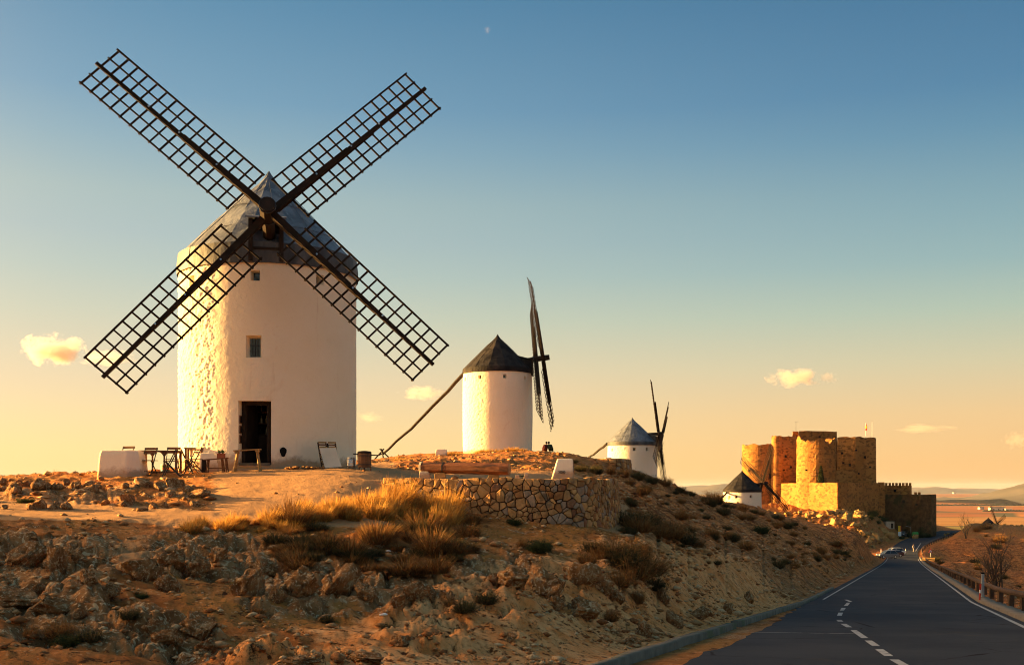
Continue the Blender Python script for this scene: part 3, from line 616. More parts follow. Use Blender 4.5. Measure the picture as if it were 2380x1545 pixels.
def make_cap(mill, Hw, r, mat, skmat, tilt, seams, dorm_ang, seed, skirt_h=0.62, tip=0.62):
    """witch-hat cap: concave tip, straight cone, vertical skirt of sheet; sheet seams run up the slope"""
    Re = r + 0.035; hc = 3.15
    prof = [(Re, 0.0), (Re * .90, hc * .10), (Re * .75, hc * .25), (Re * .6, hc * .40), (Re * .45, hc * .55), (Re * .30, hc * .70), (Re * .19, hc * .79), (Re * .11, hc * .87), (Re * .055, hc * .94), (0.012, hc * 1.02)]
    n = 26; rng = np.random.default_rng(seed); V = []; Fc = []
    jj = rng.normal(0, .02, (n,))
    z0 = Hw + skirt_h - .05
    for ri, (rad, z) in enumerate(prof):
        for k in range(n):
            a = 2 * pi * k / n; w = 1 + (jj[k] * (0.7 if 0 < ri < 8 else 0.15))
            rr_ = rad * w + (rng.normal(0, .018) if 0 < ri < 8 else 0)
            V.append((rr_ * sin(a), -rr_ * cos(a), z0 + z + (rng.normal(0, .012) if ri else 0)))
    for ri in range(len(prof) - 1):
        for k in range(n): Fc.append((ri * n + k, ri * n + (k + 1) % n, (ri + 1) * n + (k + 1) % n, (ri + 1) * n + k))
    m = MB(); m.add(V, Fc); m.add([V[(len(prof) - 1) * n + k] for k in range(n)], [tuple(range(n))])
    cap = new('cap', m, mat, mill)
    # skirt of overlapping sheets
    for k in range(16):
        a0 = 2 * pi * k / 16 + .01; a1 = 2 * pi * (k + 1.06) / 16; o = .012 * (k % 2); s = MB(); vs = []
        for t_ in np.linspace(0, 1, 5):
            a = a0 + (a1 - a0) * t_
            for (rr_, z) in ((Re + .025 + o + .01 * rng.random(), Hw - .06 + .02 * rng.random()), (Re + .035 + o, Hw + .25), (Re + o - .01, z0 + .06)): vs.append(cyl(a, rr_, z))
        fs = []
        for q in range(4):
            for e in range(2): fs.append((q * 3 + e, (q + 1) * 3 + e, (q + 1) * 3 + e + 1, q * 3 + e + 1))
        s.add(vs, fs); new('skirt_sheet', s, skmat, cap)
    # standing seams
    if seams:
        for k in range(seams):
            a = 2 * pi * (k + .5) / seams + rng.normal(0, .04)
            pts = [cyl(a + .02 * math.sin(i * 1.7 + k), rad + .012, z0 + z) for i, (rad, z) in enumerate(prof[:-2])]
            new('seam', MB().tube(pts, .012, 4), mat, cap)
        for ri, zf in ((2, .25), (4, .55)):
            rad = Re * (1 - zf) + .02
            pts = [cyl(2 * pi * q / 40, rad * (1 + .006 * math.sin(q * 2.1)), z0 + hc * zf + .02 * math.sin(q * 1.3 + ri)) for q in range(41)]
            new('seam', MB().tube(pts, .014, 4, cap=False), mat, cap)
    # dormer over the windshaft
    d = Vector((sin(dorm_ang), -cos(dorm_ang), 0)); s_ = Vector((cos(dorm_ang), sin(dorm_ang), 0)); hw = 0.52
    zr = Hw + skirt_h
    m = MB(); ro = Re - .02; ri_ = Re - 1.75
    A = [d * ro + s_ * hw + Vector((0, 0, zr - .62)), d * ro + s_ * hw + Vector((0, 0, zr + .75)), d * ri_ + s_ * hw + Vector((0, 0, zr + 1.15)), d * ri_ + s_ * hw + Vector((0, 0, zr - .2))]
    B = [p - s_ * 2 * hw for p in A]
    new('dormer_cheek', MB().add(A, [(0, 1, 2, 3)]), skmat, cap); new('dormer_cheek', MB().add(B, [(3, 2, 1, 0)]), skmat, cap)
    up = Vector((0, 0, 1))
    new('dormer_roof', MB().add([d * (ro + .16) + s_ * (hw + .13) + up * (zr + .74), d * (ro + .16) - s_ * (hw + .13) + up * (zr + .74), d * (ri_ + .1) - s_ * (hw + .1) + up * (zr + 1.2), d * (ri_ + .1) + s_ * (hw + .1) + up * (zr + 1.2),
          d * (ro + .16) + s_ * (hw + .13) + up * (zr + .79), d * (ro + .16) - s_ * (hw + .13) + up * (zr + .79), d * (ri_ + .1) - s_ * (hw + .1) + up * (zr + 1.26), d * (ri_ + .1) + s_ * (hw + .1) + up * (zr + 1.26)],
          [(0, 1, 2, 3), (7, 6, 5, 4), (0, 4, 5, 1), (1, 5, 6, 2), (2, 6, 7, 3), (3, 7, 4, 0)]), mat, cap)
    for sg in (-1, 1): new('dormer_post', MB().bar(d * (ro + .02) + s_ * sg * (hw - .03) + up * (zr - .62), d * (ro + .02) + s_ * sg * (hw - .03) + up * (zr + .74), .13, .12, up=d), M_WOOD_DK, cap)
    new('dormer_board', MB().bar(d * (ro - .03) - s_ * (hw - .1) + up * (zr - .43), d * (ro - .03) + s_ * (hw - .1) + up * (zr - .43), .05, .38, up=up), M_PLASTER2, cap)
    new('dormer_beam', MB().bar(d * (ro + .03) - s_ * (hw - .1) + up * (zr - .21), d * (ro + .03) + s_ * (hw - .1) + up * (zr - .21), .09, .07, up=up), M_WOOD_DK, cap)
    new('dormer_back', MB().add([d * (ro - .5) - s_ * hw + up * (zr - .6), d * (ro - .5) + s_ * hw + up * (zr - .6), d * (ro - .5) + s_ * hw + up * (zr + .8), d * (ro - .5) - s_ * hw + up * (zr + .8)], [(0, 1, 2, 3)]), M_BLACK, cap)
    return cap

def make_sails(mill, hub, yaw, pitch, arms, off, L0, r0s, joined, shaft_r=.25, shaft_len=2.6, nose=.38, twist=0.0, halfw=0.8, cover=0.0, wood=None):
    """hub, yaw, pitch in the mill's frame; arms: (angle, length); arms 0,2 sit on the outer stock, 1,3 on the inner one"""
    wood = wood or M_WOOD_SAIL
    n = Vector((sin(yaw) * cos(pitch), -cos(yaw) * cos(pitch), sin(pitch))); r = Vector((cos(yaw), sin(yaw), 0)); u = r.cross(n)
    if u.z < 0: u = -u
    hub = Vector(hub)
    sh = MB(); sh.tube([hub - n * shaft_len, hub - n * (off + .5), hub - n * (off + .25), hub + n * .14, hub + n * nose], [shaft_r * .8, shaft_r * .85, shaft_r, shaft_r * 1.04, shaft_r * .98], 8, ang=pi / 8)
    shaft = new('windshaft', sh, M_WOOD_DK, mill)
    for k in (-off - .22, .26): new('iron_band', MB().tube([hub + n * k, hub + n * (k + .06)], shaft_r * 1.08, 16), M_IRON, shaft)
    for k, (ang, Ln) in enumerate(arms):
        base = hub - n * (off if k % 2 else 0)
        d = r * cos(ang) + u * sin(ang); w = n.cross(d).normalized()
        if twist: w = (w * cos(twist) + n * sin(twist)).normalized()
        nn = d.cross(w)
        if nn.dot(n) < 0: nn = -nn
        st = MB(); st.bar(base - d * .1, base + d * Ln * .5, .22, .20, up=n, w2=.16, h2=.15); st.bar(base + d * Ln * .42 - n * .02, base + d * (Ln + .08) - n * .02, .15, .12, up=n, w2=.10, h2=.09)
        sail = new('sail', st, wood, mill)
        new('whip', MB().bar(base + d * .35 - n * .09 - w * .05, base + d * Ln * .66 - n * .09 - w * .03, .13, .12, up=n, w2=.08, h2=.07), wood, sail)
        if cover: new('whip', MB().bar(base + d * .3 + n * .06 + w * .16, base + d * Ln * cover * .7 + n * .06 + w * .14, .30, .10, up=n, w2=.24, h2=.08), wood, sail)
        if cover: new('whip', MB().bar(base + d * .3 + n * .13, base + d * Ln * cover + n * .12, .26, .14, up=n, w2=.2, h2=.12), wood, sail)
        pl = -n * .09; r0 = r0s[k]; nb = 16; q = [r0 + (Ln - .05 - r0) * i / (nb - 1) for i in range(nb)]
        bits = []
        for i in range(nb): bits.append(('crossbar', base + d * q[i] + pl - w * (halfw + .045), base + d * q[i] + pl + w * (halfw + .045), .055, .042))
        for j in (-1, -.5, .5, 1): bits.append(('lath', base + d * (r0 - .06) + pl + nn * .04 + w * halfw * j, base + d * (Ln + .0) + pl + nn * .04 + w * halfw * j, .055 if abs(j) == 1 else .045, .04))
        if joined:
            m = MB()
            for nm, a, b, ww, hh in bits: m.bar(a, b, ww, hh, up=n)
            new('lattice', m, wood, sail)
        else:
            for nm, a, b, ww, hh in bits:
                e = (RNG.normal(0, .006), RNG.normal(0, .006)); new(nm, MB().bar(a + d * e[0], b + d * e[1], ww * (1 + RNG.normal(0, .08)), hh, up=n), wood, sail)
            for q_ in (.30, .52, .70): new('bolt', MB().tube([base + d * Ln * q_ + n * .10, base + d * Ln * q_ + n * .125], .03, 8), M_STEEL, sail)
    return shaft

def rough_disp(seed, amp, side_mask=True):
    def f(T, Z, x, y):
        y = y + 0
        lump = fbm3(x * 5.5, y * 5.5, Z * 5.5, 3, seed); fine = fbm3(x * 14, y * 14, Z * 14, 2, seed + 9)
        m = sstep(-0.30, -0.5, T) * 0.92 + 0.08 if side_mask else 1.0       # the weather side is trowelled roughest
        return amp * m * (lump * 0.9 + fine * 0.5) + 0.012 * fbm3(x * .8, y * .8, Z * .5, 3, seed + 3)
    return f
def window_part(mill, tower, r, a, z, w, h, depth=.32, bars=0, splay=.14):
    a0, a1 = a - w / 2 / r, a + w / 2 / r
    m, inn = recess(r, a0, a1, z - h / 2, z + h / 2, depth, splay)
    win = new('window', m, M_PLASTER2, mill)
    new('pane', pane_mesh(r - depth + .01, *inn), M_GLASS, win)
    for k in range(bars):
        t_ = (k + 1) / (bars + 1); aa = inn[0] + (inn[1] - inn[0]) * t_
        new('window_bar', MB().bar(cyl(aa, r - depth + .05, inn[2]), cyl(aa, r - depth + .05, inn[3]), .02, .02), M_IRON, win)
    if bars:
        for t_ in (.3, .62): zz = inn[2] + (inn[3] - inn[2]) * t_; new('window_bar', MB().bar(cyl(inn[0], r - depth + .06, zz), cyl(inn[1], r - depth + .06, zz), .02, .02), M_IRON, win)
    return win
def opening(r, a, z, w, h): return (a - w / 2 / r, a + w / 2 / r, z - h / 2, z + h / 2)

# --- the big mill
R1 = 3.035; H1 = 6.62
T1 = Vector((-8.54, 37.8, 0.66)); va = atan2(-8.54, 37.8)          # angle of the line of sight
mill1 = thing('windmill', 'tall white windmill with four lattice sails facing us and a wooden doorway', 'windmill', T1, 0, 'white windmills along the ridge')
def afp(px, z=0, r=R1, T=T1):
    """angle on the tower of the wall point that is seen at px"""
    best = min(np.linspace(-1.5, 1.5, 1501), key=lambda a: abs(1190 + F * (T.x + sin(a) * r) / (T.y - cos(a) * r) - px)); return float(best)
def zfp(py, a, r=R1, T=T1): return (1130 - py) * (T.y - cos(a) * r) / F - T.z
wd = []
for px, py, w, h in ((593, 640, .30, .34), (744, 650, .30, .32), (446, 652, .30, .34)):
    a = afp(px); wd.append((a, zfp(py, a), w, h, 0))
a = afp(589.5); wd.append((a, zfp(805, a), .50, .72, 3))
ad0, ad1 = afp(554), afp(630.5); zd1 = zfp(931, (ad0 + ad1) / 2); DOOR = (ad0, ad1, 0.04, zd1)
ops = [opening(R1, *w[:4]) for w in wd] + [DOOR]
tower1 = new('tower', grid_wall('tower', R1, H1, 640, 350, ops, rough_disp(5, .055), 5), M_PLASTER, mill1)
for w in wd: window_part(mill1, tower1, R1, *w[:4], bars=w[4])
m, inn = recess(R1, *DOOR, .34, 0.0)
dw = new('doorway', m, M_PLASTER2, mill1)
a0, a1, z0, z1 = DOOR
def onface(a, r, z): return cyl(a, r, z)
# interior seen through the door: floor, counter, shelves and a few goods
ri = R1 - .30
fr = MB()
for aa, sg in ((a0, 1), (a1, -1)): fr.bar(cyl(aa + sg * .028, ri - .03, z0), cyl(aa + sg * .028, ri - .03, z1), .12, .10, up=cyl(aa, 1, 0))
fr.bar(cyl(a0, ri - .03, z1 - .06), cyl(a1, ri - .03, z1 - .06), .10, .14, up=(0, 0, 1))
new('door_frame', fr, M_WOOD_DK, dw)
ds = Vector((cos((a0 + a1) / 2), sin((a0 + a1) / 2), 0)); dn = cyl((a0 + a1) / 2, 1, 0)
hinge = cyl(a0 + .045, ri - .06, 0)
lf = MB(); e = hinge - dn * .95 + ds * .22
lf.bar(hinge + Vector((0, 0, 1.02)), e + Vector((0, 0, 1.02)), .05, 1.95)
new('door_leaf', lf, M_WOOD_DK, dw)
for k, (dz) in enumerate((1.52, 1.20, .88)):
    c_ = cyl(a0 + .004, R1 - .17, z0 + dz - .05); new('picture_frame', MB().box(c_, (.03, .18, .27), rz=(a0 + .0)), M_WOOD_BR, dw)
    new('picture', MB().box(c_ + Vector((.018, 0, 0)), (.008, .13, .21), rz=a0), M_BLACK, dw)
new('door_sill', MB().bar(cyl(a0, R1 - .15, z0 + .02), cyl(a1, R1 - .15, z0 + .02), .42, .08), M_CONC, dw)
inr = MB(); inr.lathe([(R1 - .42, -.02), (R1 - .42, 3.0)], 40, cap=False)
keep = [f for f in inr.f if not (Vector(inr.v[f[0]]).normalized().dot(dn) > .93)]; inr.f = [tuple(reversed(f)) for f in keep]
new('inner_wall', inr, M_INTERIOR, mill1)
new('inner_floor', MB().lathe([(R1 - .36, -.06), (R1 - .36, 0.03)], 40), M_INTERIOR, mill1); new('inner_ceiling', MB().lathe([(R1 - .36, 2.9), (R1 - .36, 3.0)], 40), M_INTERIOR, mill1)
cc = dn * (R1 - 1.7)
M_GOODS = basic('shop_goods', (0.55, 0.45, 0.30), (0.75, 0.66, 0.5), 20, 0.5, 0)
M_RED = basic('red_plastic', (0.5, 0.03, 0.03), (0.6, 0.06, 0.05), 6, 0.4, 0)
tag(new('shop_counter', MB().box(T1 + cc + ds * .5 + Vector((0, 0, .55)), (1.3, .5, 1.02), rz=(a0 + a1) / 2), M_WOOD_DK), 'dark wooden shop counter inside the doorway of the big mill', 'counter')
sh_ = thing('shelf_rack', 'dim wooden shelf rack with goods inside the mill doorway', 'shelf', T1 + dn * .9 - ds * .35, (a0 + a1) / 2)
for sg in (-.55, .55): new('upright', MB().box((sg, 0, 1.0), (.05, .3, 2.0)), M_WOOD_DK, sh_)
for k in range(5): new('shelf', MB().box((0, 0, .35 + .38 * k), (1.1, .3, .03)), M_WOOD_BR, sh_)
for k in range(5):
    for j in range(6):
        tag(new('bottle', MB().lathe([(.035, 0), (.035, .16), (.012, .2), (.012, .26)], 8, T1 + dn * .9 - ds * .35 + ds * (-.45 + .17 * j) + Vector((0, 0, .366 + .38 * k))), M_GOODS if (j + k) % 3 else M_GLASS), 'small bottle on the shelf rack inside the doorway', 'bottle', 'bottles on the shelf rack')
for j in range(3): tag(new('jar', MB().lathe([(.06, 0), (.06, .2), (.04, .22)], 10, T1 + cc + ds * (.42 + .16 * j) + Vector((0, 0, 1.061))), M_GOODS), 'pale jar standing on the dark shop counter', 'jar', 'jars on the shop counter')
pc = hinge - dn * .45 + ds * .15
tag(new('round_sticker', MB().tube([pc + ds * .045 + dn * .01 + Vector((0, 0, 1.35)), pc + ds * .055 + dn * .01 + Vector((0, 0, 1.35))], .06, 14), M_RED), 'round red sticker on the open door leaf', 'sticker')
tag(new('paper_notice', MB().box(pc - dn * .1 + ds * .09 + Vector((0, 0, 1.55)), (.012, .2, .13), rz=(a0 + a1) / 2 + .22), M_WHITEPAINT), 'white paper notice on the open door leaf', 'notice')
# drain hole low in the wall
ah = afp(658); new('drain_hole', MB().add([cyl(ah + .035 * cos(t_) * (1 + .2 * math.sin(3 * t_)), R1 + .03, .46 + .16 * sin(t_)) for t_ in np.linspace(0, 2 * pi, 12, endpoint=False)], [tuple(range(12))]), M_BLACK, mill1)
hub1 = Vector((-7.566, 33.3, 8.565)) - T1
cap1 = make_cap(mill1, H1, R1, M_LEAD, M_SKIRT, 0, 11, radians(11), 3)
make_sails(mill1, hub1, radians(11.0), radians(11.9), [(radians(138.4), 6.87), (radians(228.88), 7.09), (radians(315.75), 6.95), (radians(43.36), 6.87)], .35, 0, (.92, 1.25, 1.25, .95), False)

# --- the mills further along the ridge
def ridge_mill(T, Hw, hub, yaw, pitch, arms, off, label, roof, wins, twist, joined, seed, poles=None, fine=True, r=3.1, skirt=M_DARKROOF):
    mill = thing('windmill', label, 'windmill', T, 0, 'white windmills along the ridge')
    va = atan2(T.x, T.y)
    ops = [opening(r, *w) for w in wins]
    new('tower', grid_wall('tower', r, Hw, 240 if fine else 120, 120 if fine else 60, ops, rough_disp(seed, .07), seed, bulge=.06), M_PLASTER, mill)
    for w in wins: window_part(mill, None, r, *w, depth=.25)
    make_cap(mill, Hw, r, roof, skirt, 0, 15 if fine else 0, yaw, seed, skirt_h=.42)
    make_sails(mill, Vector(hub) - Vector(T), yaw, pitch, arms, off, 0, (1.0, 1.1, 1.0, 1.1), joined, twist=twist, nose=.62, cover=.62, shaft_len=3.0)
    return mill
def arms4(a0, L): return [(radians(a0) + k * pi / 2, L) for k in range(4)]
T2 = Vector((-1.30, 97.2, 2.95)); H2 = 7.2
mill2 = ridge_mill(T2, H2, (2.767, 97.0, 11.557), radians(85.7), radians(7.3), arms4(133.5, 8.07), .62, 'white windmill with black roof and long tail pole on the knoll behind the log', M_DARKROOF,
                   [(afp(1116, T=T2), 6.65, .30, .36), (afp(1173, T=T2), 6.7, .30, .34), (afp(1219, T=T2), 6.65, .26, .34), (afp(1083, T=T2), 6.6, .26, .3)], radians(14), False, 21)
T3 = Vector((15.3, 136.9, -1.9)); H3 = 7.1
mill3 = ridge_mill(T3, H3, (18.52, 136.0, 6.644), radians(73.3), radians(2.3), arms4(121.3, 7.22), -.5, 'white windmill with grey roof standing behind the stone terrace and its white box', M_LEAD,
                   [(afp(1424, T=T3), 6.5, .28, .36), (afp(1474, T=T3), 6.52, .42, .44), (afp(1503, T=T3), 6.55, .36, .44)], radians(14), True, 22, skirt=M_SKIRT)
T4 = Vector((38.2, 178.5, -7.9)); H4 = 7.0
mill4 = ridge_mill(T4, H4, (42.19, 180, .524), radians(110.4), radians(7.8), arms4(35.4, 7.31), .4, 'white windmill with black roof low on the slope in front of the castle', M_DARKROOF,
                   [(afp(1696, T=T4), 6.1, .45, .6), (afp(1711, T=T4), 6.2, .45, .5), (afp(1745, T=T4), 6.25, .45, .5)], 0, True, 23)
# tail poles
def tail(mill, T, a, b, r, bend=.25):
    a = Vector(a) - T; b = Vector(b) - T; pts = []; rng = random.Random(4)
    for i in range(12):
        t_ = i / 11; p = a.lerp(b, t_); p.z += -bend * sin(pi * t_) + rng.uniform(-.06, .06); p.x += rng.uniform(-.05, .05); pts.append(p)
    new('tail_pole', MB().tube(pts, [r * (1.15 - .4 * i / 11) for i in range(12)], 8), M_WOOD_DK, mill)
pe = P(888, 1056, 102); tail(mill2, T2, P(1078, 868, 97.2), pe, .15)
tail(mill3, T3, P(1412, 1030, 137), P(1360, 1068, 142), .14, .1)
tail(mill4, T4, P(1690, 1144, 177), P(1660, 1172, 170), .14, .1)
# a mill further down, of which only cap and sails show over the edge
T5 = Vector((P(2297, 1205, 395).x, 395, -21.5))
mill5 = ridge_mill(T5, 6.6, (T5.x + 2.2, 392.6, T5.z + 7.6), radians(35), radians(6), arms4(115, 7.4), .4, 'windmill mostly hidden beyond the right hand slope, two dark sails showing', M_DARKROOF, [], 0, True, 24, fine=False)
# trestle under the end of the tail pole
trs = thing('trestle', 'rough pole trestle propping the end of the long tail pole', 'trestle', pe)
gz = G(pe.x, pe.y) - pe.z
for k, (dx, dy) in enumerate(((-.75, .1), (.2, -.5), (.85, .3))): new('leg', MB().tube([(-dx * .25, -dy * .25, .55), (dx, dy, gz - .1)], [.06, .07], 7), M_WOOD_DK, trs)
new('crosspiece', MB().tube([(-.5, 0, -.1), (.35, 0, .2)], .07, 7), M_WOOD_DK, trs)
# ------------------------------------------------------------------ dry stone walls, stone by stone
def clip_poly(poly, p, n):
    out = []
    for i in range(len(poly)):
        a = poly[i]; b = poly[(i + 1) % len(poly)]; da = (a - p) @ n; db = (b - p) @ n
        if da <= 0: out.append(a)
        if da * db < 0: out.append(a + (b - a) * da / (da - db))
    return out
def voronoi(pts, bounds, wts):
    x0, x1, y0, y1 = bounds; cells = []
    for i, p in enumerate(pts):
        poly = [np.array(q, float) for q in ((x0, y0), (x1, y0), (x1, y1), (x0, y1))]
        d = ((pts - p) ** 2).sum(1); 
        for j in np.argsort(d)[1:34]:
            q = pts[j]; dq = (q - p) @ (q - p); poly = clip_poly(poly, p + (q - p) * np.clip(.5 + (wts[i] - wts[j]) / (2 * dq), .12, .88), q - p)
            if len(poly) < 3: break
        cells.append(poly)
    return cells
M_STONES = [basic('wall_stone_%s' % n, a, b, 5, 0.92, 0.6, 0.03, 0.1, c3=c) for n, a, b, c in (
    ('tan', (0.32, 0.155, 0.055), (0.52, 0.29, 0.12), (0.20, 0.105, 0.045)), ('brown', (0.24, 0.10, 0.035), (0.40, 0.19, 0.07), (0.32, 0.18, 0.08)), ('grey', (0.25, 0.17, 0.11), (0.40, 0.28, 0.185), (0.17, 0.11, 0.065)),
    ('ochre', (0.40, 0.20, 0.065), (0.60, 0.34, 0.13), (0.18, 0.12, 0.07)), ('rust', (0.20, 0.085, 0.04), (0.29, 0.14, 0.07), (0.15, 0.09, 0.06)))]
M_MORTAR = basic('wall_mortar', (0.045, 0.026, 0.014), (0.11, 0.068, 0.038), 6, 0.95, 0.5, 0.03)
M_MORTAR_LT = basic('wall_mortar_pale', (0.30, 0.17, 0.075), (0.42, 0.25, 0.12), 5, 0.95, 0.5, 0.03)
def stone_wall(name, label, curve, ztop, zbot, size, batter, group, maxn=300, depth=.16, rubble=None, seed=1, coping=None, smooth_from=None):
    """curve: (n,2) plan polyline of the face at the top; ztop(u), zbot(u) heights; stones are Voronoi blocks laid on that face"""
    rng = np.random.default_rng(seed)
    seg = np.hypot(*np.diff(curve, axis=0).T); cum = np.concatenate([[0], np.cumsum(seg)]); Lw = cum[-1]
    tang = np.gradient(curve, axis=0); tang /= np.hypot(*tang.T)[:, None]
    nrm = np.stack([tang[:, 1], -tang[:, 0]], 1)          # outward (towards the viewer)
    def pos(u, v, out=0.0):
        x = np.interp(u, cum, curve[:, 0]); y = np.interp(u, cum, curve[:, 1]); nx = np.interp(u, cum, nrm[:, 0]); ny = np.interp(u, cum, nrm[:, 1])
        l = hypot(nx, ny); zt = ztop(u); o = out + batter * v
        return Vector((x + nx / l * o, y + ny / l * o, zt - v))
    root = thing(name, label, 'wall', tuple(pos(Lw / 2, 0)), 0, group); off = Vector(root.location)
    # core behind the stones
    nu = 90; V = []; 
    for u in np.linspace(0, Lw, nu):
        hgt = ztop(u) - zbot(u)
        for v, o in ((0.0, -.5), (-.005, -.02), (hgt * .5, -.055), (hgt, -.055)): V.append(pos(u, v if v else 0.0, o) - off)
    V = np.array([tuple(p) for p in V]); i = (np.arange(nu - 1) * 4)[:, None] + np.arange(3)[None]; i = i.ravel()
    core = new('core', npmesh('core', V, np.stack([i, i + 4, i + 5, i + 1], -1)[:, ::-1]), M_MORTAR_LT if smooth_from == 0 else M_MORTAR, root)
    # seeds, row by row
    pts = []; vmax = max(ztop(u) - zbot(u) for u in np.linspace(0, Lw, 30)); v = size * .4; row = 0
    while v < vmax + size * .4:
        u = rng.uniform(0, size); 
        while u < Lw:
            pts.append((u, v + rng.normal(0, size * .22))); u += size * rng.choice([.5, .8, 1.1, 1.5, 1.9], p=[.22, .28, .24, .17, .09])
        v += size * rng.uniform(.62, .95); row += 1
    pts = np.array(pts); wts = (size * rng.choice([.12, .3, .5, .75], len(pts), p=[.25, .35, .25, .15])) ** 2; cells = voronoi(pts, (0, Lw, -.02, vmax + size), wts)
    cnt = 0
    for p, c in zip(pts, cells):
        if len(c) < 3 or p[1] > ztop(p[0]) - zbot(p[0]) + size * .5: continue
        c = np.array(c); cen = c.mean(0); flat = smooth_from is not None and p[0] > smooth_from
        gap = (.010 if flat else .017) * size / .25; prd = (.012 if flat else rng.uniform(.02, .055)) * size / .25
        rad = np.hypot(*(c - cen).T); c = cen + (c - cen) * np.maximum(.45, (rad - gap) / np.maximum(rad, 1e-4))[:, None]
        # round the corners of the block: cut each corner
        q = []
        for k in range(len(c)):
            a = c[k - 1]; b = c[k]; d = c[(k + 1) % len(c)]
            q += [b + (a - b) * rng.uniform(.03, .14), b + (d - b) * rng.uniform(.03, .14)]
        c = np.array(q); n = len(c)
        if n < 6 or (c[:, 0].max() - c[:, 0].min()) < .02: continue
        cv = off
        vs = []; tx, ty = rng.normal(0, .10, 2)
        w_, h_ = np.ptp(c[:, 0]), np.ptp(c[:, 1])
        for sc, o in ((1.0, -.09), (.995, prd * .55), (.88, prd)):
            for q_ in c:
                e = cen + (q_ - cen) * sc; t_ = tx * (e[0] - cen[0]) + ty * (e[1] - cen[1])
                vs.append(pos(float(np.clip(e[0], 0, Lw)), float(e[1]), o + t_ * (o > 0) + rng.normal(0, .004)) - cv)
        vs.append(pos(float(np.clip(cen[0], 0, Lw)), float(cen[1]), prd + rng.uniform(0, .02) * (not flat)) - cv)
        fs = []
        for r_ in range(2):
            for k in range(n): fs.append((r_ * n + k, r_ * n + (k + 1) % n, (r_ + 1) * n + (k + 1) % n, (r_ + 1) * n + k))
        fs += [(2 * n + k, 2 * n + (k + 1) % n, 3 * n) for k in range(n)]
        mat = M_STONES[0 if flat and rng.random() < .5 else rng.choice(5, p=[.34, .24, .20, .16, .06])]
        fs = [tuple(reversed(f)) for f in fs]
        new('stone', MB().add(vs, fs), mat, root); cnt += 1
    return root, pos, Lw
def _wz(u): return TERR_Z + 0.01 + .022 * math.sin(u * 2.3) + .018 * math.sin(u * 7.1 + 1)
wcum = np.concatenate([[0], np.cumsum(np.hypot(*np.diff(WC, axis=0).T))])
def _wbot(u):
    x = np.interp(u, wcum, WC[:, 0]); y = np.interp(u, wcum, WC[:, 1]); return min(-.35, G(x, y - .35) - .25)
_wb = [(u, _wbot(u)) for u in np.linspace(0, wcum[-1], 40)]
def wbot(u): return float(np.interp(u, [a for a, b in _wb], [b for a, b in _wb]))
WALL1, wpos, WL = stone_wall('retaining_wall', 'curved dry stone retaining wall of brown blocks below the wooden log', WC, _wz, wbot, .20, .10, 'dry stone walls', seed=4, smooth_from=wcum[-1] * .70)
# the smaller wall under mill 3's terrace
WALLB = _smooth([(1335, 80), (1370, 77.5), (1410, 76), (1440, 76), (1458, 77.5), (1464, 80), (1463, 84)], 6)
def _zb(u): return (1130 - 1066) * 77 / F
wcb = np.concatenate([[0], np.cumsum(np.hypot(*np.diff(WALLB, axis=0).T))])
def _bb(u): x = np.interp(u, wcb, WALLB[:, 0]); y = np.interp(u, wcb, WALLB[:, 1]); return min(_zb(u) - .5, G(x, y - .6) - .3)
_wbb = [(u, _bb(u)) for u in np.linspace(0, wcb[-1], 24)]
stone_wall('retaining_wall', 'smaller shaded stone retaining wall on the slope below the grey roofed mill', WALLB, _zb, lambda u: float(np.interp(u, [a for a, b in _wbb], [b for a, b in _wbb])), .36, .12, 'dry stone walls', seed=9)
# its fill
tb = MB(); pl = [(p[0], p[1]) for p in WALLB] + [(WALLB[-1][0] - 2, 92), (WALLB[0][0], 92)]
cx = sum(p[0] for p in pl) / len(pl); cy = sum(p[1] for p in pl) / len(pl)
tb.prism([(cx + (p[0] - cx) * .985, cy + (p[1] - cy) * .985) for p in pl], -2.0, _zb(0) - .02)
kind(new('terrace', tb, M_GROUND), 'structure')

# ------------------------------------------------------------------ castle
def _castle(t, b):
    v = coords(t); n1 = noise_tex(t, v, 0.12, 5, 0.6); n2 = noise_tex(t, v, 0.9, 6, 0.65); 
    br = vor_tex(t, coords(t, 'Object', (1, 1, 1.6)), 1.15, 'F1', 'Color'); sp = N(t, 'ShaderNodeSeparateColor'); t.links.new(br, sp.inputs[0])
    c = mixc(t, thresh(t, n1, 0.35, 0.65), (0.33, 0.142, 0.036), (0.43, 0.195, 0.052))
    c = mixc(t, thresh(t, sp.outputs[0], 0.55, 0.9), c, (0.19, 0.088, 0.027)); c = mixc(t, thresh(t, n2, 0.60, 0.76), c, (0.46, 0.235, 0.07)); c = mixc(t, thresh(t, n2, 0.36, 0.26), c, (0.17, 0.075, 0.022))
    wv = noise_tex(t, coords(t, 'Object', (.25, .25, 2.4)), 1.2, 5, .65); c = mixc(t, thresh(t, wv, .56, .66), c, (0.22, 0.105, 0.035))
    st = noise_tex(t, coords(t, 'Object', (1.2, 1.2, .12)), .8, 4, .6); c = mixc(t, thresh(t, st, .60, .74), c, (0.19, 0.095, 0.035))
    t.links.new(c, b.inputs['Base Color'])
    p = bump(t, b, sp.outputs[0], 0.5, 0.10); bump(t, b, noise_tex(t, v, 2.2, 6, 0.7), 0.8, 0.22, p)
M_CASTLE = material('castle_masonry', _castle, 0.95, 0.05)
castle = thing('castle', 'ruined ochre stone castle with round towers on a rock behind the last mill', 'castle', P(1945, 1200, 330))
CO = Vector(castle.location)
def XY(px, D): return ((px - 1190) * D / F, D)
def Z(py, D): return (1130 - py) * D / F
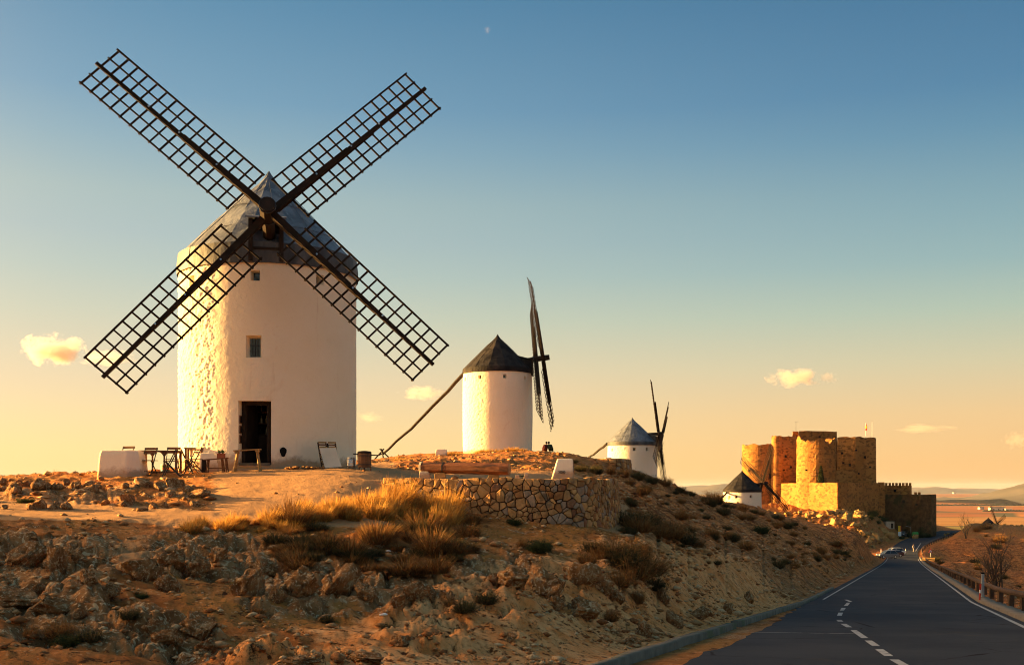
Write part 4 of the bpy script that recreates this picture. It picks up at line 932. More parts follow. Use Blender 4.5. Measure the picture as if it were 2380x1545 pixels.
def block(name, corners, zt, zb, parent=castle, batter=.03, topnoise=0.0, seed=0, sub=10):
    """walls through plan corners [(px, D)...] closed; subdivided so the coping can be uneven"""
    poly = []
    n = len(corners); c = [np.array(XY(*p)) for p in corners]; cen = sum(c) / n
    for i in range(n):
        for t_ in np.linspace(0, 1, sub, endpoint=False): poly.append(c[i] + (c[(i + 1) % n] - c[i]) * t_)
    N_ = len(poly); V = []; rows = 14; rng = np.random.default_rng(seed)
    tn = np.array([float(fbm2(np.array([q[0] * .35]), np.array([q[1] * .35]), 3, seed)[0]) for q in poly]) * topnoise
    for r_ in range(rows + 1):
        f = r_ / rows
        for k, q in enumerate(poly):
            z = zb + (zt + tn[k] - zb) * f; e = cen + (q - cen) * (1 + batter * (1 - f)); j = .10 * float(rng.normal()) * (0 < r_ < rows)
            V.append((e[0] + j * .5 - CO.x, e[1] + j * .5 - CO.y, z - CO.z))
    Fq = [(r_ * N_ + k, r_ * N_ + (k + 1) % N_, (r_ + 1) * N_ + (k + 1) % N_, (r_ + 1) * N_ + k) for r_ in range(rows) for k in range(N_)]
    m = MB(); m.add(V, Fq); m.add([V[rows * N_ + k] for k in range(N_)], [tuple(range(N_))])
    return new(name, m, M_CASTLE, parent)
def drum(name, px, D, r, zt, zb, parent=castle, topnoise=0.0, seed=0, batter=.05, rugged=.12):
    n = 44; rows = 22; rng = np.random.default_rng(seed); x0, y0 = XY(px, D); V = []
    a = np.linspace(0, 2 * pi, n, endpoint=False); tn = fbm2(np.cos(a) * 1.7 + seed, np.sin(a) * 1.7, 3, seed) * topnoise
    for r_ in range(rows + 1):
        f = r_ / rows
        z = zb + (zt + tn - zb) * f
        rr = r * (1 + batter * (1 - f)) + rugged * fbm3(np.cos(a) * 3, np.sin(a) * 3, z * .5, 3, seed)
        for k in range(n): V.append((x0 + rr[k] * cos(a[k]) - CO.x, y0 + rr[k] * sin(a[k]) - CO.y, z[k] - CO.z))
    Fq = [(r_ * n + k, r_ * n + (k + 1) % n, (r_ + 1) * n + (k + 1) % n, (r_ + 1) * n + k) for r_ in range(rows) for k in range(n)]
    m = MB(); m.add(V, Fq)
    ti = [V[rows * n + k] for k in range(n)]; c_ = np.array(ti).mean(0); inn = [tuple(c_ + (np.array(p) - c_) * .72 - np.array([0, 0, .9])) for p in ti]
    m.add(ti + inn, [(k, (k + 1) % n, n + (k + 1) % n, n + k) for k in range(n)] + [tuple(range(n, 2 * n))])
    return new(name, m, M_CASTLE, parent)
drum('round_tower', 1764, 352, 5.4, Z(1033, 350), -9, topnoise=.5, seed=2)
block('keep', [(1799, 346), (1856, 350), (1945, 356), (1945, 378), (1799, 372)], Z(1013, 348), -9, topnoise=.4, seed=3)
block('keep', [(1857, 349.5), (1945, 354.5), (1945, 374), (1857, 370)], Z(1001, 350), 6, topnoise=.2, seed=4, batter=.0)
block('keep', [(1946, 348), (1990, 346.5), (2036, 349), (2034, 380), (1946, 380)], Z(1016, 348), -9, topnoise=.35, seed=5, batter=.02)
block('turret', [(1842, 352), (1856, 352), (1856, 358), (1842, 358)], Z(1002, 352), 8, batter=0, seed=6)
drum('corner_buttress', 1805, 347, 1.6, Z(1013, 348), -6, topnoise=.2, seed=7, batter=.25, rugged=.05)
drum('round_tower', 1897, 338, 5.9, Z(1023, 338), -8, topnoise=1.6, seed=8, rugged=.28)
block('bastion', [(1768, 354), (1946, 322), (2042, 342), (2030, 372), (1800, 374)], Z(1122, 330), -20, topnoise=.25, seed=9, batter=.035, sub=14)
block('buttress', [(2040, 343), (2056, 343), (2056, 352), (2040, 352)], Z(1120, 343), -14, seed=10)
cw = block('curtain_wall', [(2052, 352), (2117, 350), (2119, 356), (2052, 360)], Z(1128, 351), -14, seed=11, batter=.01)
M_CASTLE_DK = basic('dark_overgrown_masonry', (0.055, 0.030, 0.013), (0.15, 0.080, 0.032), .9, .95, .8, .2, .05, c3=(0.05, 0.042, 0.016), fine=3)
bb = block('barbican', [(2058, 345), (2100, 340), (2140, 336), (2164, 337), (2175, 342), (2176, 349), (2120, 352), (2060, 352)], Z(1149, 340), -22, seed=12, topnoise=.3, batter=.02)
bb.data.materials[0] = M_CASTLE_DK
for k in range(8):
    px = 2060 + k * 7.9; x, y = XY(px, 350.3); new('merlon', MB().box(Vector((x - CO.x, y - CO.y, Z(1125, 350.3) - CO.z)), (.62, .6, .95)), M_CASTLE, cw)
for px in (2128, 2136.5): x, y = XY(px, 341.5); new('merlon', MB().box(Vector((x - CO.x, y - CO.y, Z(1146.5, 341.5) - CO.z)), (.7, .6, .9)), M_CASTLE, bb)
block('ledge', [(1941, 341), (2012, 344), (2012, 348), (1941, 348)], Z(1092, 344), -6, seed=13, topnoise=.5)
for px, py, D, w, h in ((1960, 1075, 346.4, .5, .5), (2010, 1062, 347.2, .45, .8), (2022, 1085, 348, .5, .5), (1975, 1080, 346.2, .5, .9), (1826, 1060, 347.6, .5, .8), (1838, 1085, 348.6, .5, .7), (1822, 1092, 347.4, .4, .5), (1905, 1015, 350.5, .5, .6), (2080, 1140, 350.6, .5, .9), (2100, 1165, 339.6, .5, .9), (2130, 1172, 336.6, .4, .7), (1742, 1093, 347.4, .6, .9), (1791, 1106, 347, .9, 1.5), (1957, 1053, 346.6, .5, .6), (1874, 1092, 331.8, .5, .5), (1981, 1098, 343.2, .5, .8), (1990, 1046, 345.8, .4, .5), (1995, 1100, 343.6, .6, .6)):
    x, y = XY(px, D); new('window', MB().box(Vector((x - CO.x, y - CO.y, Z(py, D) - CO.z)), (w, .8, h)), M_BLACK, castle)
for px, py, w, h in ((1813, 1142, .9, 2.2), (1823, 1145, .4, .9), (1836, 1144, .35, 1.6), (1852, 1142, .7, 2.3), (1884, 1137, .6, 1.0)):
    D = 354 - 32 * (px - 1768) / 178 - .1; x, y = XY(px, D); new('window', MB().box(Vector((x - CO.x, y - CO.y, Z(py, D) - CO.z)), (w * .8, .6, h), rz=-.55), M_BLACK, castle)
# flag, poles and aerial on the roof
def pole(name, px, pyb, pyt, D, r, label, cat, mat):
    p = P(px, pyb, D); o = thing(name, label, cat, p); new('mast', MB().tube([(0, 0, -.3), (0, 0, (pyb - pyt) * D / F)], [r, r * .7], 6), mat, o); return o
M_GREYMETAL = basic('galvanised_metal', (0.30, 0.31, 0.31), (0.42, 0.42, 0.42), 4, 0.5, 0, metallic=.4)
fl = pole('flag_pole', 2012, 1016, 983, 352, .06, 'flag pole with a furled red and yellow flag on the castle roof', 'flag pole', M_WHITEPAINT)
M_FLAGY = basic('yellow_cloth', (0.75, 0.45, 0.02), (0.85, 0.55, 0.04), 4, 0.8, 0)
new('flag', MB().tube([(.12, -.05, 2.2), (.18, -.05, 3.0), (.14, -.05, 4.4)], [.22, .26, .1], 6), M_RED, fl); new('flag_stripe', MB().tube([(.16, -.05, 2.9), (.18, -.05, 3.3), (.16, -.05, 3.7)], [.25, .29, .24], 6), M_FLAGY, fl)
pole('flag_pole', 2027, 1016, 980, 352, .06, 'bare white flag pole on the castle roof beside the flag', 'flag pole', M_WHITEPAINT)
an = pole('aerial', 1850, 1002, 979, 355, .05, 'thin television aerial on the small lit turret of the castle', 'aerial', M_IRON); new('aerial_arm', MB().bar((-.3, 0, 3.1), (.9, 0, 3.2), .05, .05), M_IRON, an)
# ------------------------------------------------------------------ things on the platform of the big mill
def chair(name='folding_chair'):
    t = bpy.data.objects.new(name, None); COL.objects.link(t)
    for sx in (-.2, .2):
        new('leg', MB().bar((sx, .26, 0), (sx, -.16, .86), .02, .028), M_IRON, t)
        new('leg', MB().bar((sx * .88, -.24, 0), (sx * .88, .2, .46), .02, .028), M_IRON, t)
    for k in range(5): new('seat_slat', MB().box((0, .2 - .09 * k, .46), (.42, .075, .018)), M_WOOD_BR, t)
    for z, y in ((.83, -.15), (.70, -.085)): new('back_slat', MB().box((0, y, z), (.44, .02, .075)), M_WOOD_BR, t)
    new('stretcher', MB().bar((-.2, .20, .12), (.2, .20, .12), .018, .018), M_IRON, t); new('stretcher', MB().bar((-.18, -.16, .08), (.18, -.16, .08), .018, .018), M_IRON, t)
    return t
ch0 = chair(); first = [True]
def place_chair(px, D, rz_, label):
    o = ch0 if first[0] else copy_tree(ch0); first[0] = False
    o.location = at(px, D); o.rotation_euler = (0, 0, rz_); tag(o, label, 'chair', 'folding chairs at the tables')
place_chair(346, 33.6, radians(170), 'dark folding chair between the white block and the wooden table')
place_chair(293, 34.9, radians(165), 'folding chair whose top rail shows over the white block')
place_chair(400, 32.9, radians(100), 'folding chair with crossed legs standing in front of the wooden table')
place_chair(402, 35.3, radians(185), 'folding chair behind the wooden table')
place_chair(432, 34.6, radians(-70), 'folding chair between the two tables')
place_chair(452, 34.4, radians(130), 'folding chair tucked under the small sunlit table')
def table(px, D, w, d, h, rz_, label, arches):
    t = thing('table', label, 'table', at(px, D), rz_, 'tables outside the mill')
    new('tabletop', MB().box((0, 0, h), (w, d, .035)), M_WOOD_BR, t)
    for sx in (-1, 1):
        for sy in (-1, 1): new('leg', MB().box((sx * (w / 2 - .06), sy * (d / 2 - .06), h / 2), (.06, .06, h)), M_WOOD_BR, t)
    if arches:
        n = 3; W_ = (w - .12) / n
        for k in range(1, n): new('leg', MB().box((-w / 2 + .06 + k * W_, -d / 2 + .06, h / 2), (.045, .045, h)), M_WOOD_BR, t)
        for k in range(n):                                   # pierced arcade apron
            x0 = -w / 2 + .06 + k * W_; m = MB(); pts = [(x0, h - .02)] + [(x0 + W_ * (.08 + .84 * q / 10), h - .03 - .13 * (1 - sin(pi * q / 10) ** .8)) for q in range(11)] + [(x0 + W_, h - .02)]
            vs = [(p[0], -d / 2 + .05, p[1]) for p in pts] + [(p[0], -d / 2 + .075, p[1]) for p in pts]; n_ = len(pts)
            m.add(vs, [tuple(range(n_)), tuple(range(2 * n_ - 1, n_ - 1, -1))] + [(i, (i + 1) % n_, n_ + (i + 1) % n_, n_ + i) for i in range(n_)]); new('apron', m, M_WOOD_BR, t)
        new('stretcher', MB().box((0, -d / 2 + .06, .07), (w - .1, .05, .07)), M_WOOD_BR, t)
    else:
        new('stretcher', MB().box((0, 0, .15), (w - .12, .04, .05)), M_WOOD_BR, t)
    return t
table(374, 34.3, 1.22, .7, .74, radians(3), 'brown wooden table with an arched apron beside the white block', True)
table(453, 35.4, .62, .6, .74, radians(8), 'small sunlit wooden table against the rough tower wall', False)
# painted drum behind the table
dr = thing('drum', 'small painted steel drum with coloured bands standing behind the arched table', 'drum', at(384, 35.6))
new('body', MB().lathe([(.14, 0), (.145, .02), (.14, .04), (.14, .30), (.145, .32), (.135, .34)], 20), basic('pale_drum_paint', (0.55, 0.50, 0.38), (0.66, 0.6, 0.46), 5, .5, 0), dr)
for z, c in ((.10, (0.05, 0.22, 0.35)), (.17, (0.5, 0.12, 0.05)), (.24, (0.10, 0.25, 0.08))): new('band', MB().lathe([(.1425, z), (.1425, z + .05)], 20, cap=False), basic('drum_band', c, tuple(v * 1.2 for v in c), 5, .5, 0), dr)
# white masonry block at the head of the path
def rough_block(name, pts_bottom, pts_top, z0, z1, label, cat, mat=None, seed=1, amp=.02, group=None, loc=None, nz=14, ns=12):
    rng = np.random.default_rng(seed); nb = len(pts_bottom); V = []; 
    ring = []
    for i in range(nb):
        for t_ in np.linspace(0, 1, ns, endpoint=False): ring.append((i, t_))
    N_ = len(ring)
    for r_ in range(nz + 1):
        f = r_ / nz
        for (i, t_) in ring:
            b0, b1 = np.array(pts_bottom[i]), np.array(pts_bottom[(i + 1) % nb]); t0, t1 = np.array(pts_top[i]), np.array(pts_top[(i + 1) % nb])
            p = (b0 + (b1 - b0) * t_) * (1 - f) + (t0 + (t1 - t0) * t_) * f; cen = np.mean(pts_bottom, 0)
            cr = 1 - .05 * max(0, f - .9) * 10 * .8
            q = cen + (p - cen) * cr; k = amp * float(fbm3(np.array([q[0] * 5]), np.array([q[1] * 5]), np.array([f * 4.0]), 3, seed)[0])
            d = q - cen; d = d / (np.linalg.norm(d) + 1e-6); V.append((*(q + d * k), z0 + (z1 - z0) * f))
    Fq = [(r_ * N_ + k, r_ * N_ + (k + 1) % N_, (r_ + 1) * N_ + (k + 1) % N_, (r_ + 1) * N_ + k) for r_ in range(nz) for k in range(N_)]
    m = MB(); m.add(V, Fq); top = [V[nz * N_ + k] for k in range(N_)]; c = np.array(top).mean(0); inn = [tuple(c + (np.array(p) - c) * .8 + np.array([0, 0, .015])) for p in top]
    m.add(top + inn, [(k, (k + 1) % N_, N_ + (k + 1) % N_, N_ + k) for k in range(N_)] + [tuple(range(N_, 2 * N_))])
    o = new(name, m, mat or M_PLASTER2, None, loc, smooth=False); 
    for p in o.data.polygons: p.use_smooth = True
    return tag(o, label, cat, group)
g = at(276, 33.0); zt = Z(1047, 33.0) - g.z
rough_block('masonry_block', [(-.68, -.05), (.30, -.12), (.72, .1), (.68, .9), (-.66, .9)], [(-.60, .05), (.27, 0), (.54, .14), (.52, .8), (-.58, .8)], -.25, zt, 'whitewashed masonry block with rounded edges beside the folding chairs', 'block', loc=g, seed=3)
# plastered wedge at the foot of the tower behind the bench
g = at(487, 35.0); rough_block('plaster_bench', [(-.35, 0), (.35, -.1), (.35, .5), (-.35, .5)], [(-.32, .05), (.3, -.03), (.3, .5), (-.32, .5)], -.1, .62, 'low whitewashed bench built against the foot of the tower', 'bench', loc=g, seed=5, amp=.015)
# small bench with planter
b = thing('bench', 'small dark red wooden bench carrying the planter by the tower', 'bench', at(503, 34.2), radians(4))
new('seat', MB().bar((-.40, 0, .40), (.36, 0, .46), .26, .03), M_WOOD_BR, b)
for x, z in ((-.25, .41), (.18, .44), (.30, .45)):
    new('leg', MB().bar((x, -.1, z), (x + (.05 if x > 0 else -.04), -.13, 0), .035, .035), M_WOOD_BR, b)
    new('leg', MB().bar((x, .1, z), (x + (.05 if x > 0 else -.04), .13, 0), .035, .035), M_WOOD_BR, b)
new('stretcher', MB().bar((-.27, 0, .14), (.33, 0, .14), .03, .03), M_WOOD_BR, b)
new('end_board', MB().box((-.39, 0, .21), (.10, .24, .40)), M_WOOD_DK, b)
M_CLAY = basic('terracotta', (0.30, 0.08, 0.035), (0.42, 0.13, 0.06), 6, .8, .2)
M_LEAF = basic('succulent_leaf', (0.05, 0.10, 0.03), (0.10, 0.17, 0.05), 10, .6, 0)
bl = Vector(b.location)
pt = thing('planter', 'red clay planter with two little succulents on the bench', 'planter', bl + Vector((.15, 0, .455)))
new('pot', MB().box((0, 0, .07), (.23, .15, .14)), M_CLAY, pt); new('rim', MB().box((0, 0, .147), (.25, .17, .02)), M_CLAY, pt)
for dx in (-.055, .055):
    m = MB(); r_ = random.Random(int(dx * 1000))
    for k in range(14):
        a = r_.uniform(0, 6.28); e = r_.uniform(.5, 1.4); L_ = r_.uniform(.08, .16); m.tube([(dx, 0, .155), (dx + cos(a) * cos(e) * L_ * .6, sin(a) * cos(e) * L_ * .6, .155 + sin(e) * L_ * .7), (dx + cos(a) * cos(e) * L_, sin(a) * cos(e) * L_, .155 + sin(e) * L_)], [.014, .012, .002], 5)
    new('succulent', m, M_LEAF, pt)
# trestle table at the door
b = thing('trestle_table', 'pale wooden trestle table standing across the mill doorway', 'table', at(575, 33.9), radians(6))
new('tabletop', MB().bar((-.42, 0, .665), (.42, 0, .72), .34, .03), M_WOOD_YL, b)
for sx in (-1, 1):
    x = sx * .32; z = .64 + .03 * sx
    for sy in (-1, 1): new('leg', MB().bar((x - sx * .02, sy * .07, z + .02), (x + sx * .08, sy * .19, 0), .055, .045), M_WOOD_YL, b)
    new('head', MB().box((x, 0, z), (.11, .32, .07)), M_WOOD_YL, b)
    new('rung', MB().bar((x + sx * .06, -.16, .16), (x + sx * .06, .16, .16), .03, .05), M_WOOD_YL, b)
new('stretcher', MB().bar((-.37, -.15, .13), (.37, -.15, .15), .035, .05), M_WOOD_YL, b)
# crate and white panel leaning on the wall
g = at(766, 34.55); ra = afp(766)
c = thing('slatted_crate', 'dark slatted wooden crate leaning on the wall behind the white panel', 'crate', g + Vector((-.02, .22, 0)), ra * .6)
for k in range(2):
    x = -.30 + .33 * k; z1_ = .84 - .03 * k
    for sx in (0, .27): new('stile', MB().bar((x + sx, -.05, .02), (x + sx, .30, z1_), .03, .05), M_WOOD_DK, c)
    for q in range(11): f = .06 + q * .078; new('slat', MB().box((x + .135, -.07 + .40 * f * .95, f), (.27, .03, .05)), M_WOOD_BR if q % 2 else M_WOOD_YL, c)
m = MB(); M_PANEL = basic('pale_panel', (0.42, 0.43, 0.38), (0.52, 0.52, 0.46), 3, .7, .1)
pq = [(-.30, -.17, .635), (.24, -.17, .65), (.42, -.36, .02), (-.10, -.36, .0)]
pq = [(-.31, -.06, .63), (.22, -.06, .645), (.44, -.30, .03), (-.09, -.30, -.01)]
vs = [Vector(q) for q in pq]; nn = (vs[1] - vs[0]).cross(vs[3] - vs[0]).normalized() * .03
m.add(vs + [v - nn for v in vs], [(0, 1, 2, 3), (7, 6, 5, 4), (0, 4, 5, 1), (1, 5, 6, 2), (2, 6, 7, 3), (3, 7, 4, 0)])
pn = new('white_panel', m, M_PANEL, None, g); tag(pn, 'pale grey white board leaning aslant against the crate by the tower', 'board')
# keg and wooden tub
kg = thing('keg', 'dented steel beer keg beside the wooden tub', 'keg', at(816.5, 34.5))
new('body', MB().lathe([(.13, .0), (.14, .02), (.14, .05), (.155, .07), (.16, .10), (.15, .12), (.16, .15), (.16, .20), (.15, .22), (.16, .25), (.155, .28), (.135, .305), (.12, .31)], 28), M_STEEL, kg, smooth=True)
new('chime', MB().lathe([(.135, .30), (.142, .305), (.142, .355), (.135, .36), (.128, .355), (.128, .305)], 28, cap=False), M_STEEL, kg)
for a in (.4, 2.5): new('hand_hole', MB().tube([Vector((.1445 * cos(a - 2), .1445 * sin(a - 2), .333)), Vector((.1425 * cos(a - 1.6), .1425 * sin(a - 1.6), .333))], .012, 6), M_BLACK, kg)
tb_ = thing('wooden_tub', 'brown wooden tub with dark lid and carrying poles by the tower', 'tub', at(847, 34.3), radians(10))
for k in range(14):
    a = 2 * pi * k / 14; new('stave', MB().bar((.20 * cos(a), .20 * sin(a), .08), (.215 * cos(a), .215 * sin(a), .53), .094, .022, up=(cos(a), sin(a), 0)), M_WOOD_BR, tb_)
for z in (.16, .44): new('hoop', MB().lathe([(.228, z), (.232, z + .03)], 28, cap=False), M_IRON, tb_)
new('lid', MB().lathe([(.19, .53), (.225, .535), (.225, .57), (.19, .60), (.06, .615)], 28), M_WOOD_DK, tb_)
new('carrying_pole', MB().bar((-.36, -.08, .51), (.4, -.08, .47), .035, .035), M_WOOD_DK, tb_)
for sx, sy in ((-.17, -.15), (.19, -.13), (0, .19)): new('foot', MB().box((sx, sy, .04), (.04, .04, .14)), M_WOOD_BR, tb_)
# ------------------------------------------------------------------ old windshaft laid on supports, plinths, painted stones
lg = thing('wooden_shaft', 'old octagonal wooden mill shaft lying on blocks above the stone wall', 'log', P(1080, 1105, 31.2))
A = P(979, 1086, 31.6) - Vector(lg.location); B = P(1184, 1090, 30.9) - Vector(lg.location)
dAB = (B - A).normalized()
new('beam', MB().tube([A, A + dAB * .10, A.lerp(B, .5), B - dAB * .25, B], [.165, .172, .178, .190, .182], 8, ang=pi / 8), M_WOOD_LOG, lg)
M_YELLOWPAINT = basic('pale_paint', (0.62, 0.52, 0.34), (0.72, 0.62, 0.42), 5, .7, .1)
new('painted_end', MB().tube([A - dAB * .025, A + dAB * .035], .181, 8, ang=pi / 8), M_YELLOWPAINT, lg)
for q, w_ in ((.25, .1), (.78, .1)): new('iron_band', MB().tube([A.lerp(B, q), A.lerp(B, q) + dAB * .035], .184, 8, ang=pi / 8), M_IRON, lg)
g = at(987, 31.5); rough_block('support_block', [(-.16, -.14), (.2, -.14), (.22, .16), (-.16, .16)], [(-.14, -.12), (.12, -.12), (.13, .14), (-.14, .14)], -.05, A.z + lg.location.z - .13 - g.z, 'white painted block under the left end of the wooden shaft', 'block', seed=11, amp=.012, loc=g)
g = at(1028, 31.35); rough_block('support_block', [(-.24, -.1), (.12, -.1), (.12, .12), (-.24, .12)], [(-.22, -.08), (.10, -.08), (.1, .1), (-.22, .1)], -.05, max(.08, (A.lerp(B, .25)).z + lg.location.z - .165 - g.z), 'low sandstone block wedged beneath the wooden shaft', 'block', mat=M_STONES[3], seed=12, amp=.012, loc=g)
g = at(1146, 31.0); rough_block('support_block', [(-.2, -.08), (.2, -.06), (.2, .1), (-.2, .1)], [(-.12, -.05), (.16, -.04), (.16, .08), (-.12, .08)], -.05, max(.06, (A.lerp(B, .82)).z + lg.location.z - .175 - g.z), 'thin wooden wedge under the right end of the wooden shaft', 'wedge', mat=M_WOOD_YL, seed=13, amp=.006, loc=g)
def plinth(px, D, w, h, label, vents, seed, sc=1.0):
    g = at(px, D); o = rough_block('plinth', [(-w * .5, -.22 * sc), (w * .5, -.22 * sc), (w * .5, .25 * sc), (-w * .5, .25 * sc)], [(-w * .20, -.10 * sc), (w * .47, -.12 * sc), (w * .47, .14 * sc), (-w * .20, .14 * sc)], -.12, h, label, 'plinth', seed=seed, amp=.006, loc=g, group='white plinths')
    if vents:
        for r_ in range(3):
            for k in range(5): zz = h * (.40 - .055 * r_); new('vent_hole', MB().box((-.10 + .042 * k + (.018 if r_ == 1 else 0), -.225 * sc + (.12 * sc) * zz / h - .0, zz), (.022, .02, .02)), M_BLACK, o)
        new('side_hatch', MB().box((w * .485, -.02, h * .5), (.03, .16, h * .34)), M_WOOD_DK, o)
    return o
plinth(1306, 32.4, .70, .60, 'white sloping plinth with a small grid of vent holes on the wall terrace', True, 15)
plinth(1411, 78.5, .72, .52, 'white plinth on the smaller wall before the grey roofed mill', False, 16)
for px, D, w, h, lb in ((1202.5, 32.6, .17, .11, 'low white painted stone beside the end of the shaft'), (1223.5, 32.2, .17, .17, 'taller rounded white stone between the shaft and the plinth')):
    g = at(px, D); rough_block('painted_stone', [(-w / 2, -w / 2), (w / 2, -w / 2), (w / 2, w / 2), (-w / 2, w / 2)], [(-w * .33, -w * .35), (w * .3, -w * .33), (w * .28, w * .3), (-w * .3, w * .3)], -.04, h, lb, 'stone', seed=int(px), amp=.012, loc=g, group='white painted stones')
g = at(1026, 80); rough_block('masonry_block', [(-.45, -.25), (.45, -.25), (.45, .4), (-.45, .4)], [(-.40, -.2), (.38, -.2), (.38, .35), (-.4, .35)], -.4, Z(1044, 80) - g.z, 'white masonry block among golden grass left of the black roofed mill', 'block', seed=17, loc=g)
# ------------------------------------------------------------------ people
def figure(name, label, joints, edges, radii, mat, loc, rz_=0.0, parts=()):
    me = bpy.data.meshes.new(name); me.from_pydata(joints, edges, []); me.update()
    o = bpy.data.objects.new(name, me); COL.objects.link(o); o.location = loc; o.rotation_euler = (0, 0, rz_)
    sk = o.modifiers.new('skin', 'SKIN')
    if not me.skin_vertices: me.attributes.new('skin', 'FLOAT', 'POINT')
    for i, r_ in enumerate(radii):
        me.skin_vertices[0].data[i].radius = (r_, r_); 
    me.skin_vertices[0].data[0].use_root = True
    sub = o.modifiers.new('sub', 'SUBSURF'); sub.levels = 1; sub.render_levels = 2
    me.materials.append(mat); tag(o, label, 'person')
    for nm, mb, mt in parts: new(nm, mb, mt, o, smooth=True)
    return o
M_SKIN = basic('skin', (0.42, 0.25, 0.17), (0.5, 0.31, 0.22), 6, .6, 0)
M_HAIR = basic('dark_hair', (0.01, 0.008, 0.006), (0.025, 0.018, 0.012), 20, .6, .3)
def cloth(name, c): return basic(name, c, tuple(v * 1.4 for v in c), 8, .9, .3, .01)
def ellipsoid(c, r, n=12):
    m = MB(); prof = []
    V = []; Fs = []
    for i in range(n // 2 + 1):
        ph = pi * i / (n // 2)
        for k in range(n): V.append((c[0] + r[0] * sin(ph) * cos(2 * pi * k / n), c[1] + r[1] * sin(ph) * sin(2 * pi * k / n), c[2] + r[2] * cos(ph)))
    for i in range(n // 2):
        for k in range(n): Fs.append((i * n + k, (i + 1) * n + k, (i + 1) * n + (k + 1) % n, i * n + (k + 1) % n))
    return m.add(V, Fs)
def head_parts(c, s=1.0, face=(0, -1), hair=True):
    c = Vector(c); f = Vector((face[0], face[1], 0)).normalized(); sd = Vector((-f.y, f.x, 0)); P_ = []
    P_.append(('head', ellipsoid(c, (.078 * s, .09 * s, .115 * s), 14), M_SKIN)); P_.append(('nose', ellipsoid(c + f * .092 * s - Vector((0, 0, .015)), (.014, .018, .024), 6), M_SKIN))
    for q in (-1, 1):
        P_.append(('eye', ellipsoid(c + f * .083 * s + sd * q * .032 * s + Vector((0, 0, .012)), (.010, .010, .008), 6), M_HAIR)); P_.append(('ear', ellipsoid(c + sd * q * .082 * s, (.014, .02, .03), 6), M_SKIN))
    P_.append(('mouth', ellipsoid(c + f * .088 * s - Vector((0, 0, .05)), (.022, .008, .006), 6), M_CLAY))
    P_.append(('hair', ellipsoid(c - f * .022 * s + Vector((0, 0, .028)), (.09 * s, .098 * s, .108 * s), 14), M_HAIR))
    return P_
# two sitters on the edge of the knoll, seen from behind
def sitter(name, label, px, D, lean, mat, legmat, rz_):
    g = at(px, D, .02)
    J = [(0, 0, .10), (lean * .25, .02, .32), (lean * .6, .05, .52), (lean * .8, .05, .60),                # pelvis, waist, chest, neck
         (-.17 + lean * .6, .05, .53), (-.25 + lean * .5, .12, .30), (-.16 + lean * .4, .33, .24),            # left arm
         (.17 + lean * .6, .05, .53), (.25 + lean * .5, .12, .30), (.14 + lean * .4, .33, .24),
         (-.10, .18, .12), (-.13, .44, .34), (-.13, .66, .03), (.10, .18, .12), (.13, .44, .34), (.13, .66, .03), (-.13, .78, .02), (.13, .78, .02)]
    E_ = [(0, 1), (1, 2), (2, 3), (2, 4), (4, 5), (5, 6), (2, 7), (7, 8), (8, 9), (0, 10), (10, 11), (11, 12), (0, 13), (13, 14), (14, 15), (12, 16), (15, 17)]
    R_ = [.16, .145, .15, .06, .065, .05, .035, .065, .05, .035, .09, .065, .045, .09, .065, .045, .04, .04]
    return figure(name, label, J, E_, R_, mat, g, rz_, head_parts((lean * 1.0, .07, .72), 1.0, (0.4 if lean > 0 else -.4, 1)))
sitter('person', 'person in a dark maroon jacket sitting on the knoll, leaning on the companion', 1267.5, 88, .10, cloth('maroon_jacket', (0.06, 0.012, 0.012)), None, radians(8))
sitter('person', 'person in a dark green jacket sitting on the knoll beside the maroon jacket', 1279, 88, -.14, cloth('green_jacket', (0.02, 0.035, 0.022)), None, radians(-10))
# walker on the far road
g = road_pt(2123, 1281.5)
J = [(0, 0, .93), (0, 0, 1.15), (0, .0, 1.38), (0, -.01, 1.50), (-.18, 0, 1.40), (-.22, .05, 1.12), (-.21, -.08, .90), (.18, 0, 1.40), (.22, -.05, 1.12), (.21, -.2, .92), (-.09, 0, .88), (-.10, -.14, .48), (-.10, -.06, .06), (.09, 0, .88), (.10, .04, .48), (.10, .24, .10), (-.10, -.18, .03), (.10, .13, .03)]
E_ = [(0, 1), (1, 2), (2, 3), (2, 4), (4, 5), (5, 6), (2, 7), (7, 8), (8, 9), (0, 10), (10, 11), (11, 12), (0, 13), (13, 14), (14, 15), (12, 16), (15, 17)]
wk = figure('person', 'walker in pale trousers and light top on the far road beside the edge line', J, E_, [.14, .12, .135, .055, .06, .045, .035, .06, .045, .035, .085, .06, .045, .085, .06, .045, .04, .04], cloth('pale_clothes', (0.42, 0.33, 0.24)), (g[0], g[1], float(rz(g[1])) + .01), radians(20), head_parts((0, -.01, 1.63), 1.0, (0, -1)))
